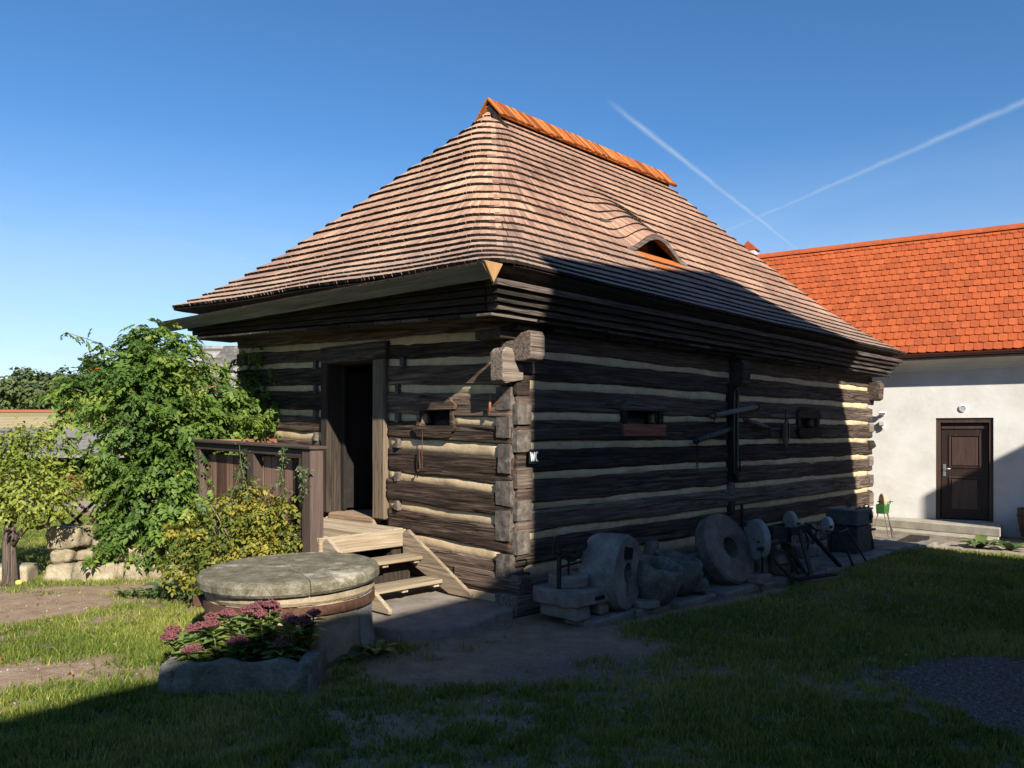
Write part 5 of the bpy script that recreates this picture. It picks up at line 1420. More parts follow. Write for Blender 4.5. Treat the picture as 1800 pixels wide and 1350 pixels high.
# barrel at the right edge
bp = P1 + Vector((math.cos(wrot) * 1.50 + math.sin(wrot) * .38, math.sin(wrot) * 1.50 - math.cos(wrot) * .38, -.16))
o = thing('wooden_barrel', 'weathered wooden half barrel by the white wall at the picture edge', 'barrel', bp, wrot)
m_stave = wood('barrel_stave', [(.06, .045, .03), (.13, .10, .07), (.22, .17, .125)], 2, 36, .85, .5, .4)
for k in range(16):
    b = MB(); b.lathe([(.17, 0), (.19, 0), (.235, .25), (.25, .48), (.23, .48), (.215, .25)], 2, None, 0, True, arc=(k / 16 + .002, (k + 1) / 16 - .002)); b.build('stave', m_stave, o)
for z, r in ((.10, .213), (.34, .248)):
    b = MB(); b.lathe([(r - .006, z), (r + .004, z), (r + .008, z + .035), (r - .002, z + .035)], 32, None, 0, True); b.build('hoop', m_rust, o)
b = MB(); b.lathe([(.0, .42), (.23, .42), (.23, .40), (0, .40)], 20); b.build('soil', m_soil, o)
# ================================================================== LEFT BACKGROUND
# low stone retaining wall of separate blocks
m_sand = stone('pale_sandstone', [(.17, .135, .085), (.32, .27, .18), (.47, .41, .30)], 6, .92, 1.0, spots=(4, .55, (.15, .14, .10), 4), dist=.04)
sw = thing('stone_wall', 'low ruined wall of pale sandstone blocks under the climbing plant', 'stone wall', (-5.0, 8.75, 0))
blocks = [(-.05, 0, .30, .40, .0, .17), (.24, .02, .48, .40, .0, .21), (.70, .05, .34, .38, .0, .15), (1.03, .10, .60, .36, .0, .19), (1.6, .14, .5, .36, .0, .16),
          (.02, .02, .24, .38, .17, .33), (.26, .05, .36, .36, .21, .33), (.62, .09, .56, .34, .17, .34), (1.2, .13, .34, .34, .19, .29), (1.52, .14, .4, .3, .17, .27), (-.03, .04, .38, .4, .33, .56), (.40, .08, .22, .34, .33, .44), (.70, .12, .42, .3, .34, .41)]
for k, (x, y, w, d, z0, z1) in enumerate(blocks):
    b = rough_box(x, x + w - .02, y - d / 2, y + d / 2, z0 - (.06 if z0 == 0 else 0), z1, 7, .034, k * 3.1, .05); o_ = b.build('stone_block', m_sand, sw, smooth=True); o_.rotation_euler = (0, .04 * math.sin(k * 2.3), 0)
o = thing('kerb_stone', 'single squared sandstone block lying left of the low wall', 'stone block', (-5.42, 8.62, 0), .15)
rough_box(-.18, .22, -.16, .16, -.05, .17, 7, .015, 9, .03).build('block', m_sand, o, smooth=True)
# lattice panel half hidden in the leaves
lat = thing('wooden_lattice', 'brown diagonal wooden lattice standing behind the climbing plant', 'lattice', (-4.9, 9.15, .40), .1)
m_lat = wood('lattice_slat', [(.05, .03, .02), (.10, .062, .045), (.17, .11, .085)], 0, 30, .85, .3, .2)
for k in range(8):
    for sg in (-1, 1):
        x = -.3 + k * .2
        b = MB(); b.bar((x, -.012 * sg, 0), (x + sg * .55, -.012 * sg, .55), .035, .012, up=(0, 1, 0)); b.build('slat', m_lat, lat)
# grey shingled barn behind the plants
m_greyshingle = wood('grey_barn_shingle', [(.10, .094, .086), (.19, .18, .165), (.30, .285, .26)], 2, 14, .92, .5, .2, use_tint=True, var=.9)
bn = thing('grey_barn', 'barn with weathered grey shingle roof behind the climbing plant', 'barn', (-9.0, 21.0, .25), .02)
b = MB(); b.b2(.1, 5.0, .6, 5, -.3, 2.45); b.build('wall', m_post_z, bn)
b = MB(); b.hexa([(-.1, 0, 2.3), (5.4, 0, 2.3), (5.4, 2.6, 3.85), (-.1, 2.6, 3.85), (-.1, 0, 2.36), (5.4, 0, 2.36), (5.4, 2.6, 3.91), (-.1, 2.6, 3.91)]); b.hexa([(-.1, 2.6, 3.85), (5.4, 2.6, 3.85), (5.4, 5.4, 2.3), (-.1, 5.4, 2.3), (-.1, 2.6, 3.91), (5.4, 2.6, 3.91), (5.4, 5.4, 2.36), (-.1, 5.4, 2.36)]); b.build('roof', m_greyshingle, bn)
sb = MB(); rr = random.Random(3)
for k in range(15):
    f0, f1 = k / 15, (k + 1.15) / 15
    x = -.1
    while x < 5.4:
        w = rr.uniform(.2, .4); w = min(w, 5.4 - x)
        y0, y1 = 2.6 * f0, 2.6 * min(1, f1); z0, z1 = 2.36 + 1.55 * f0, 2.36 + 1.55 * min(1, f1)
        sb.hexa([(x, y0, z0), (x + w, y0, z0), (x + w, y1, z1), (x, y1, z1), (x, y0, z0 + .05), (x + w, y0, z0 + .05), (x + w, y1, z1 + .006), (x, y1, z1 + .006)], rr.random()); x += w
tag(sb.build('roof_shingles', m_greyshingle, bn, recalc=False), kind='stuff')
fin = thing('roof_finial', 'thin pointed wooden finial on the grey barn ridge', 'finial', (-10.05, 23.6, 3.6))
b = MB(); b.tube([(0, 0, 0), (0, 0, .35), (0, 0, .6)], [.05, .035, .004], 8); b.build('spike', m_post_z, fin)
# open shed further left
sd = thing('open_shed', 'low open shed with grey roof beyond the small tree', 'shed', (-14.2, 24.0, -.08), .05)
b = MB(); b.hexa([(-5, -1.2, .95), (3.0, -1.2, .95), (3.0, 2.2, 1.75), (-5, 2.2, 1.75), (-5, -1.2, 1.03), (3.0, -1.2, 1.03), (3.0, 2.2, 1.83), (-5, 2.2, 1.83)]); b.build('roof', m_greyshingle, sd)
for x in (-4.8, -2.2, .3, 2.8):
    b = MB(); b.b2(x - .09, x + .09, -1.05, -.87, -.1, .96); b.build('post', m_post_z, sd)
b = MB(); b.b2(-5, 3, 2.0, 2.1, -.1, 1.7); b.build('rear_wall', m_post_z, sd)
for k, (x, w, h, lab, mt) in enumerate(((-.6, .5, .5, 'pale crate standing in the open shed', m_jamb), (1.3, .7, .35, 'reddish tub standing in the open shed', m_red))):
    o = thing('crate' if k == 0 else 'tub', lab, 'crate' if k == 0 else 'tub', (-14.2 + x, 23.4, 0))
    b = MB()
    if k == 0:
        for j in range(4): b2_ = MB(); b2_.b2(-w / 2, w / 2, -.2, .2, j * h / 4, (j + .85) * h / 4); b2_.build('slat', mt, o)
    else:
        b.lathe([(0, 0), (w * .4, 0), (w / 2, h), (w * .44, h), (w * .36, .05), (0, .05)], 16); b.build('bowl', mt, o)
# pale yard strip before the shed, fields and the orange strip far away
b = MB(); n = 24; vs = []; fs = []
for k in range(n + 1):
    x = -26 + 18 * k / n
    for y in (15.2, 18.5): vs.append((x, y + .6 * n3(x * .3, y), float(groundz(x, y + .6 * n3(x * .3, y))) + .012))
for k in range(n): fs.append((k * 2, k * 2 + 2, k * 2 + 3, k * 2 + 1))
b.add(vs, fs); tag(b.build('yard_path', m_pave, None, recalc=False), kind='structure')
def strip(name, y0, y1, x0, x1, col, dz, n=40):
    b = MB(); vs = []; fs = []
    for k in range(n + 1):
        x = x0 + (x1 - x0) * k / n
        for y in (y0, y1): vs.append((x, y, float(groundz(x, y)) + dz))
    for k in range(n): fs.append((k * 2, k * 2 + 2, k * 2 + 3, k * 2 + 1))
    b.add(vs, fs); o = b.build(name, plain(name + '_earth', col, .95, 0, .35, .25, 0), None, recalc=False); tag(o, kind='structure'); return o
strip('stubble_field', 62, 112, -160, 40, (.40, .31, .15), .05)
strip('green_field', 45, 62, -120, 40, (.20, .22, .09), .05)
strip('orange_field', 138, 165, -260, 60, (.42, .13, .04), .08)

# ------------------------------------------------------------------ foliage tools
def frames(dirs, rg):
    d = dirs / np.linalg.norm(dirs, axis=1, keepdims=True)
    r = rg.normal(size=d.shape); s = np.cross(d, r); s /= np.linalg.norm(s, axis=1, keepdims=True)
    return d, s, np.cross(s, d)
def leaf_quads(base, along, side, up, L, Wd, fold=.25, droop=.25):
    """pointed leaf of two folded halves: 6 verts, 4 tris -> as 2 quads"""
    n = len(base)
    L = L[:, None]; Wd = Wd[:, None]
    tip = base + along * L - up * (L * droop)
    m1 = base + along * (L * .42) - up * (L * droop * .25)
    lft = m1 + side * (Wd * .5) + up * (Wd * fold)
    rgt = m1 - side * (Wd * .5) + up * (Wd * fold)
    v = np.stack([base, rgt, tip, lft, m1], 1).reshape(-1, 3)
    i = np.arange(n)[:, None] * 5
    f = np.concatenate([np.concatenate([i, i + 1, i + 4], 1), np.concatenate([i + 1, i + 2, i + 4], 1), np.concatenate([i + 2, i + 3, i + 4], 1), np.concatenate([i + 3, i, i + 4], 1)], 0)
    fi = np.concatenate([np.arange(n)] * 4)
    return v, f, fi
def crown_points(lobes, dens, rg, fill=.30):
    """points through lobes; (center, radius); outer shell preferred, outward direction returned"""
    P, D = [], []
    for (c, r) in lobes:
        c = np.array(c); n = int(dens * r * r)
        d = rg.normal(size=(n, 3)); d /= np.linalg.norm(d, axis=1, keepdims=True)
        rad = r * (1 - fill * rg.random(n) ** 1.3)
        bump_ = 1 + .22 * np.sin(d[:, 0] * 5 + c[0] * 3) * np.sin(d[:, 2] * 6 + c[2] * 4) + .10 * rg.normal(size=n)
        p = c + d * (rad * bump_)[:, None] * np.array([1, .9, .95])
        P.append(p); D.append(d)
    return np.concatenate(P), np.concatenate(D)
def simple_leaves(name, P, D, mat, parent, rg, L, ratio, tint_bias=None, up_bias=.7, loc=None):
    n = len(P)
    nrm = D + np.array([0, 0, up_bias]) + rg.normal(size=(n, 3)) * .45
    nrm /= np.linalg.norm(nrm, axis=1, keepdims=True)
    al = np.cross(nrm, rg.normal(size=(n, 3))); al = al + D * .5 - np.array([0, 0, .25]); al -= nrm * (al * nrm).sum(1, keepdims=True)
    al /= np.linalg.norm(al, axis=1, keepdims=True); sd = np.cross(al, nrm)
    LL = L * (.65 + .7 * rg.random(n))
    v, f, fi = leaf_quads(P, al, sd, nrm, LL, LL * ratio)
    t = np.clip(rg.normal(.5, .2, n) + (0 if tint_bias is None else tint_bias), 0, 1)
    return np_mesh(name, v, f, mat, parent, t[fi])
def compound_leaves(name, P, D, mat, parent, rg, L, nl, leaflet, ratio, tint_bias=None):
    n = len(P)
    nrm = D * .6 + np.array([0, 0, .8]) + rg.normal(size=(n, 3)) * .35
    nrm /= np.linalg.norm(nrm, axis=1, keepdims=True)
    al = D + rg.normal(size=(n, 3)) * .7 - np.array([0, 0, .35]); al -= nrm * (al * nrm).sum(1, keepdims=True)
    al /= np.linalg.norm(al, axis=1, keepdims=True); sd = np.cross(al, nrm)
    LL = L * (.7 + .6 * rg.random(n))
    vs, fs, ts = [], [], []; off = 0
    t0 = np.clip(rg.normal(.5, .17, n) + (0 if tint_bias is None else tint_bias), 0, 1)
    for k in range(nl):
        pair = (k + 1) // 2; sg = 0 if k == 0 else (1 if k % 2 else -1)
        npair = (nl - 1) // 2
        f_ = 1.0 if k == 0 else 1 - pair / (npair + .4) * .85
        basep = P + al * (LL * f_ * .72)[:, None] - nrm * (LL * f_ * f_ * .22)[:, None]
        d = al * (1.0 if sg == 0 else .45) + sd * sg * .95 - nrm * .15 + rg.normal(size=(n, 3)) * .10
        d /= np.linalg.norm(d, axis=1, keepdims=True)
        nn = nrm + rg.normal(size=(n, 3)) * .15; nn -= d * (nn * d).sum(1, keepdims=True); nn /= np.linalg.norm(nn, axis=1, keepdims=True)
        s2 = np.cross(d, nn)
        l2 = leaflet * LL / L * (.8 + .4 * rg.random(n)) * (1.15 if k == 0 else 1.0)
        v, f, fi = leaf_quads(basep, d, s2, nn, l2, l2 * ratio)
        vs.append(v); fs.append(f + off); ts.append(np.clip(t0[fi] + rg.normal(0, .06, len(fi)), 0, 1)); off += len(v)
    return np_mesh(name, np.concatenate(vs), np.concatenate(fs), mat, parent, np.concatenate(ts))
def shift(P, loc): return P - np.array(loc)
rg = np.random.default_rng(4)
m_bark = wood('bark', [(.06, .045, .035), (.13, .10, .08), (.22, .18, .15)], 2, 22, .95, .9, .6)
m_stem = plain('green_stem', (.10, .12, .045), .7, 0, .3, 20, .1)
def L3(px, py, d, r): p = at(px, py, d); return ((p.x, p.y, p.z), r * d / F)
# ------------------------------------------------------------------ climbing trumpet-vine-like shrub
m_vine = leafmat('vine_leaf', [(.030, .060, .014), (.075, .138, .028), (.15, .228, .044), (.29, .32, .066)], .34, .5, .22)
base = at(262, 985, 9.3); base.z = 0
vine = thing('climbing_shrub', 'big leafy climbing shrub with arching shoots left of the porch', 'shrub', base)
lob = [(232, 645, 9.2, 62), (300, 630, 9.3, 62), (185, 690, 9.1, 62), (275, 705, 9.0, 85), (352, 705, 9.5, 72), (405, 735, 9.6, 48), (238, 780, 8.9, 82), (330, 790, 9.2, 82), (195, 825, 8.9, 50), (280, 865, 8.9, 92), (225, 905, 8.9, 58), (330, 915, 8.8, 62), (275, 950, 8.8, 50), (252, 603, 9.2, 34), (140, 690, 9.1, 38), (385, 800, 9.4, 48), (108, 682, 9.1, 22), (350, 860, 9.0, 55), (395, 770, 9.5, 50), (445, 745, 9.5, 22), (200, 945, 8.8, 34)]
lobes = [L3(*q) for q in lob]
P, D = crown_points(lobes, 1250, rg, .55)
keep = P[:, 2] > .08; P, D = P[keep], D[keep]
nz = fbm(P[:, 0] * 2.2 + 50, P[:, 2] * 2.2 + 50, 3)
compound_leaves('foliage', shift(P, base), D, m_vine, vine, rg, .175, 9, .060, .54, (nz - .5) * .9)
tag(bpy.data.objects['foliage'], kind='stuff')
# shaded part of the same shrub reaching along the dark wall
lobes2 = [L3(452, 690, 10.1, 38), L3(500, 735, 9.9, 30), L3(440, 640, 10.2, 24), L3(470, 770, 9.9, 30), L3(540, 745, 9.6, 16), L3(430, 700, 9.9, 34), L3(480, 655, 10.0, 24), L3(520, 690, 9.8, 18), L3(450, 620, 10.1, 22), L3(545, 700, 9.7, 12), L3(470, 720, 9.8, 30)]
P, D = crown_points(lobes2, 520, rg, .5)
o_ = compound_leaves('rear_foliage', shift(P, base), D, m_vine, vine, rg, .20, 9, .075, .5); tag(o_, kind='stuff')
def shoot(parent, pts, n, L, leaflet, mat, r=.006, nl=7, nm='shoot'):
    pts = [Vector(p) for p in pts]
    # smooth the way points
    dense = []
    for i in range(len(pts) - 1):
        for k in range(8): dense.append(pts[i].lerp(pts[i + 1], k / 8))
    dense.append(pts[-1])
    sm = [dense[0]] + [(dense[i - 1] + dense[i] * 2 + dense[i + 1]) / 4 for i in range(1, len(dense) - 1)] + [dense[-1]]
    b = MB(); b.tube(sm, [r * (1 - .7 * i / len(sm)) for i in range(len(sm))], 6)
    so = b.build(nm, m_stem, parent, smooth=True)
    idx = np.linspace(2, len(sm) - 1, n).astype(int)
    Pp = np.array([sm[i] for i in idx]); Dd = np.array([(sm[min(i + 1, len(sm) - 1)] - sm[max(i - 1, 0)]).normalized() for i in idx])
    Dd = Dd * .4 + rg.normal(size=Dd.shape) * .5
    Pp = np.repeat(Pp, 2, 0); Dd = np.concatenate([Dd, rg.normal(size=Dd.shape) * .6], 0).reshape(2, -1, 3).transpose(1, 0, 2).reshape(-1, 3)
    lo_ = compound_leaves('shoot_leaves', Pp, Dd, mat, so, rg, L, nl, leaflet, .5, .12); tag(lo_, kind='stuff')
def rel(q, b): return tuple(at(*q) - Vector(b))
for pts in ([(225, 640, 9.1), (195, 615, 9.0), (160, 598, 9.0), (115, 584, 9.0)], [(250, 610, 9.2), (262, 585, 9.2), (285, 572, 9.2)], [(300, 640, 9.2), (315, 610, 9.2), (318, 600, 9.2)],
            [(180, 700, 9.0), (120, 680, 8.9), (75, 692, 8.9)], [(360, 720, 9.3), (410, 735, 9.2), (470, 735, 9.1)], [(150, 730, 9.0), (110, 735, 8.9), (100, 755, 8.9)], [(330, 660, 9.4), (375, 640, 9.5), (400, 650, 9.6)],
            [(255, 620, 9.2), (225, 590, 9.2), (245, 572, 9.2)], [(200, 800, 8.8), (150, 800, 8.7), (110, 770, 8.7)], [(220, 930, 8.7), (180, 960, 8.6), (160, 985, 8.6)], [(330, 940, 8.6), (370, 960, 8.5), (345, 985, 8.5)]):
    shoot(vine, [rel(q, base) for q in pts], 8, .19, .072, m_vine, .008, 9)
for (a, c) in (((300, 1000, 9.2), (280, 700, 9.2)), ((240, 1000, 9.0), (230, 690, 9.0)), ((330, 990, 9.3), (390, 740, 9.6)), ((265, 1000, 9.1), (190, 720, 9.1))):
    p, q = at(*a), at(*c); p.z = 0
    m_ = (p + q) / 2 + Vector((.1, .1, 0))
    b = MB(); b.tube([p - base, m_ - base, q - base], [.03, .022, .01], 7); b.build('stem', m_bark, vine, smooth=True)
# a few orange trumpet flowers
m_flower = plain('orange_flower', (.60, .10, .03), .5, 0, .25, 30, 0)
for (x, y, d) in ((163, 651, 8.9), (367, 682, 8.9)):
    p = at(x, y, d) - base
    for k in range(2):
        b = MB(); M = Matrix.Translation(p + Vector((k * .02, 0, .01 * k))) @ Matrix.Rotation(1.2 + k, 4, 'X') @ Matrix.Rotation(k * 2.0, 4, 'Y')
        b.lathe([(.002, 0), (.005, .015), (.006, .03), (.013, .04)], 8, M); b.build('flower', m_flower, vine, recalc=False)
# ------------------------------------------------------------------ yellow-green rose bush before the railing
m_rose = leafmat('rose_leaf', [(.036, .064, .018), (.115, .15, .028), (.25, .245, .042), (.38, .31, .055)], .4, .5, .22)
base = at(430, 1000, 7.45); base.z = 0
rose = thing('rose_bush', 'yellowing rose bush with upright shoots in front of the porch railing', 'rose bush', base)
lob = [(420, 895, 7.5, 50), (375, 920, 7.5, 46), (468, 905, 7.4, 44), (508, 885, 7.35, 28), (440, 955, 7.35, 50), (345, 955, 7.4, 38), (500, 945, 7.3, 36), (310, 1000, 7.3, 32), (312, 935, 7.6, 24), (440, 865, 7.6, 26), (520, 920, 7.3, 22), (380, 985, 7.3, 40), (345, 1025, 7.1, 22), (470, 985, 7.2, 36)]
P, D = crown_points([L3(*q) for q in lob], 2700, rg, .6)
keep = P[:, 2] > .06; P, D = P[keep], D[keep]
# keep the leaves out of the railing
tt, ss = local_np(P[:, 0], P[:, 1]); keep = (tt < -1.17) | (ss < 1.42); P, D = P[keep], D[keep]
nz = fbm(P[:, 0] * 4 + 50, P[:, 2] * 4 + 50, 8)
o_ = compound_leaves('foliage', shift(P, base), D, m_rose, rose, rg, .085, 5, .040, .62, (nz - .42) * 1.0); tag(o_, kind='stuff')
m_rose2 = leafmat('rose_shoot_leaf', [(.05, .08, .035), (.10, .145, .06), (.16, .20, .09)], .3, .45)
for pts in ([(440, 880, 7.3), (424, 820, 7.25), (420, 775, 7.25)], [(498, 880, 7.2), (497, 830, 7.15), (494, 790, 7.15)], [(525, 880, 7.15), (535, 840, 7.1), (525, 818, 7.1)], [(400, 890, 7.4), (418, 840, 7.3), (428, 800, 7.3)], [(380, 940, 7.3), (360, 900, 7.3), (352, 880, 7.3)]):
    shoot(rose, [rel(q, base) for q in pts], 7, .085, .040, m_rose2, .005, 5)
for k in range(9):
    p = Vector((random.uniform(-.25, .25), random.uniform(-.1, .1), 0)); q = Vector((random.uniform(-.5, .4), random.uniform(-.2, .15), random.uniform(.5, .95)))
    b = MB(); b.tube([p, (p + q) / 2 + Vector((0, 0, .12)), q], [.011, .008, .004], 6); b.build('stem', m_bark, rose, smooth=True)
# ------------------------------------------------------------------ small clipped tree at the left edge
m_tree = leafmat('tree_leaf', [(.042, .070, .014), (.13, .18, .028), (.24, .285, .048), (.35, .36, .085)], .36, .5, .22)
base = at(17, 1030, 8.32); base.z = 0
tree = thing('small_tree', 'small round-crowned tree with bent low branch at the left edge', 'tree', base)
lob = [(60, 800, 8.3, 52), (20, 795, 8.4, 44), (100, 845, 8.2, 42), (45, 865, 8.1, 60), (98, 885, 8.2, 36), (5, 880, 8.2, 46), (-45, 820, 8.4, 75), (78, 765, 8.4, 26), (-65, 880, 8.3, 60), (120, 860, 8.3, 26), (30, 765, 8.5, 26), (-110, 840, 8.5, 60), (60, 905, 8.2, 26)]
P, D = crown_points([L3(*q) for q in lob], 6500, rg, .55)
nz = fbm(P[:, 0] * 3 + 50, P[:, 2] * 3 + 50, 5)
o_ = simple_leaves('crown', shift(P, base), D, m_tree, tree, rg, .055, .5, (nz - .45) * .8); tag(o_, kind='stuff')
b = MB(); b.tube([(0, 0, -.05), (.005, 0, .05), (.0, 0, .25), (-.01, .0, .45), (.02, 0, .75), (.0, 0, 1.1), (.05, .02, 1.4)], [.095, .075, .068, .062, .05, .035, .02], 12); b.build('trunk', m_bark, tree, smooth=True)
b = MB(); b.tube([(.0, 0, .38), (.10, -.02, .52), (.20, -.02, .62), (.30, 0, .60), (.40, .0, .63), (.44, .0, .75), (.40, 0, .95)], [.035, .032, .028, .024, .022, .018, .01], 10); b.build('branch', m_bark, tree, smooth=True)
for q in ((-.3, .1, 1.2), (.35, .05, 1.3), (-.1, -.15, 1.35)):
    b = MB(); b.tube([(0, 0, .7), (q[0] * .5, q[1] * .5, 1.0), q], [.03, .02, .008], 8); b.build('branch', m_bark, tree, smooth=True)
# fallen apple
o = thing('fallen_apple', 'small yellow apple lying at the foot of the small tree', 'apple', at(33, 1029, 8.3))
b = MB(); b.lathe([(0.001, .0), (.02, .004), (.034, .025), (.03, .05), (.012, .058), (0.001, .05)], 14); b.build('fruit', plain('yellow_apple', (.55, .50, .10), .4, 0, .15, 20, 0), o, smooth=True); o.location.z = float(groundz(o.location.x, o.location.y))
# ------------------------------------------------------------------ sedum plants in the trough
m_sed = leafmat('sedum_leaf', [(.08, .14, .045), (.17, .25, .07), (.27, .33, .095), (.40, .39, .13)], .2, .4)
m_head = stone('sedum_flower_head', [(.080, .026, .030), (.145, .050, .055), (.235, .10, .10)], 40, .85, .6)
sedspots = [(-.37, .0, .19, -.10, 2), (-.27, .05, .22, -.06, 2), (-.16, .02, .30, -.02, 3), (-.06, .10, .37, .0, 3), (.06, .04, .35, .01, 3), (.17, .10, .35, .02, 3), (.27, .05, .33, .04, 2), (.34, .10, .29, .06, 3), (-.22, -.08, .13, -.04, 2), (-.02, -.09, .17, 0, 2), (.22, -.09, .15, .03, 2)]
slab_names = ['leftmost', 'second', 'third', 'fourth', 'middle', 'sixth', 'seventh', 'rightmost', 'front left', 'front middle', 'front right']
for k, (x, y, h, lean, ns) in enumerate(sedspots):
    wp = Vector((-1.71 + x, 5.12 + y, .135))
    sd_ = thing('sedum_plant', '%s sedum plant with red flower heads in the stone trough' % slab_names[k], 'plant', wp, 0, 'sedum plants in the trough')
    LP, LD = [], []
    for j in range(ns):
        a = random.uniform(0, 6.28); rad = random.uniform(.02, .11)
        top = Vector((lean * 1.0 + math.cos(a) * rad * 1.1, math.sin(a) * rad - .03, h * random.uniform(.72, 1.0)))
        foot = Vector((math.cos(a) * .03, math.sin(a) * .03, -.02)); mid = (foot + top) / 2 + Vector((math.cos(a) * .02, 0, 0))
        b = MB(); b.tube([foot, mid, top], [.007, .006, .005], 6); so = b.build('stem', m_stem, sd_, smooth=True)
        for f in np.linspace(.05, .84, 11):
            p = foot.lerp(mid, f * 2) if f < .5 else mid.lerp(top, f * 2 - 1)
            for q in range(4):
                LP.append(tuple(p)); ang = random.uniform(0, 6.28); LD.append((math.cos(ang), math.sin(ang), .35))
        # flat clustered flower head
        b = MB(); R = random.uniform(.034, .060)
        for q in range(80):
            rr_ = R * math.sqrt(random.random()); aa = random.uniform(0, 6.28)
            c = top + Vector((rr_ * math.cos(aa), rr_ * math.sin(aa), .026 * (1 - (rr_ / R) ** 2) + random.uniform(-.007, .008)))
            s = random.uniform(.0055, .0095)
            b.add([c + Vector(v_) * s for v_ in ((1, 0, 0), (-1, 0, 0), (0, 1, 0), (0, -1, 0), (0, 0, 1), (0, 0, -1))], [(0, 2, 4), (2, 1, 4), (1, 3, 4), (3, 0, 4), (2, 0, 5), (1, 2, 5), (3, 1, 5), (0, 3, 5)])
        b.lathe([(.004, -.02), (R * .6, -.006), (R * .92, .002), (R * .6, .010), (.001, .014)], 12, Matrix.Translation(top))
        b.build('flower_head', m_head, sd_, recalc=False)
    LP, LD = np.array(LP), np.array(LD); n = len(LP)
    al = LD + rg.normal(size=LD.shape) * .15; al /= np.linalg.norm(al, axis=1, keepdims=True)
    up = np.array([0, 0, 1.0]) - al * al[:, 2:3]; up /= np.linalg.norm(up, axis=1, keepdims=True); s_ = np.cross(al, up)
    ll = .095 * (.7 + .6 * rg.random(n)); v, f, fi = leaf_quads(LP, al, s_, up, ll, ll * .6, .2, .15)
    o_ = np_mesh('leaves', v, f, m_sed, sd_, np.clip(rg.normal(.45, .25, n), 0, 1)[fi]); tag(o_, kind='stuff')
# broad-leaved weeds
m_weed = leafmat('weed_leaf', [(.03, .07, .02), (.07, .13, .035), (.14, .19, .06)], .25, .45)
m_weed_grey = leafmat('burdock_leaf', [(.08, .13, .07), (.13, .19, .10), (.19, .25, .14)], .25, .5)
def weed(name, lab, loc, n, L, ratio, mat, rise=.5):
    o = thing(name, lab, 'weed', loc)
    for k in range(n):
        a = 6.283 * k / n + random.uniform(-.3, .3); l = L * random.uniform(.7, 1.15); rs = rise * random.uniform(.6, 1.3)
        d = Vector((math.cos(a), math.sin(a), 0)); s = Vector((-d.y, d.x, 0)); b = MB(); vs = []; fs = []; m = 7
        for i in range(m + 1):
            f = i / m; w = l * ratio * math.sin(math.pi * min(1, .06 + f * .94)) ** .7 * .5
            c = d * (l * f) + Vector((0, 0, l * rs * (f - .75 * f * f) + .01))
            vs += [c + s * w + Vector((0, 0, .18 * w)), c, c - s * w + Vector((0, 0, .18 * w))]
        for i in range(m): fs += [(i * 3, i * 3 + 1, i * 3 + 4, i * 3 + 3), (i * 3 + 1, i * 3 + 2, i * 3 + 5, i * 3 + 4)]
        b.add(vs, fs, random.random()); b.build('leaf', mat, o, recalc=False, smooth=True)
    return o
def gpt(px, d): x = (px - CX) / F * d; return (x, d, float(groundz(x, d)))
weed('broadleaf_weed', 'broad-leaved weed growing before the white house steps', gpt(1722, 12.3), 14, .40, .38, m_weed, 1.1)
weed('broadleaf_weed', 'second weed right of the first by the gravel', gpt(1775, 12.1), 13, .42, .26, m_weed, .9)
weed('dock_weed', 'dark green dock weed at the right foot of the well', (-.98, 5.75, .0), 9, .20, .36, m_weed, .9)
weed('dock_weed', 'smaller dock weed just in front of the well foot', (-1.12, 5.55, .0), 7, .13, .36, m_weed, .9)
weed('burdock', 'pale burdock with large leaves beside the rose bush', gpt(297, 8.0), 6, .26, .75, m_weed_grey, .9)
for k in range(9):
    px_ = 215 + k * 16; weed('grass_weed', 'low bright weed, number %d from the stone wall along the bed edge' % (k + 1) if False else ['narrow-leaved weed nearest the stone wall', 'narrow-leaved weed second from the stone wall', 'narrow-leaved weed third from the stone wall', 'narrow-leaved weed fourth from the stone wall', 'narrow-leaved weed amid the bed edge', 'narrow-leaved weed fourth from the rose bush', 'narrow-leaved weed third from the rose bush', 'narrow-leaved weed second from the rose bush', 'narrow-leaved weed nearest the rose bush'][k], gpt(px_, 7.7 - .02 * k), 8, .16, .2, m_weed, 1.2)
# ------------------------------------------------------------------ far wood
m_far = leafmat('far_tree_leaf', [(.030, .050, .025), (.058, .088, .036), (.095, .125, .05), (.13, .15, .065)], .15, .8, .1)
vs, fs, ts = [], [], []; off = 0
rg2 = np.random.default_rng(9)
lobes = []
for row in range(3):
    for x in np.arange(-330, -30, 5.5):
        y = 190 + row * 14 + rg2.normal() * 3
        h = rg2.uniform(9, 13.5) * (1 + .2 * math.sin(x * .06))
        z0 = float(groundz(x, y)) - 1
        for j in range(4):
            lobes.append(((x + rg2.normal() * 2.2, y + rg2.normal() * 2, z0 + h * rg2.uniform(.25, .82)), rg2.uniform(2.2, 4.2)))
P, D = crown_points(lobes, 46, rg2, .5)
nz = fbm(P[:, 0] * .09 + 90, P[:, 2] * .3 + 9, 6)
o_ = simple_leaves('far_wood', P, D, m_far, None, rg2, 1.15, .8, (nz - .5) * .8)
tag(o_, 'distant mixed wood beyond the fields at the left', 'wood', kind='stuff')
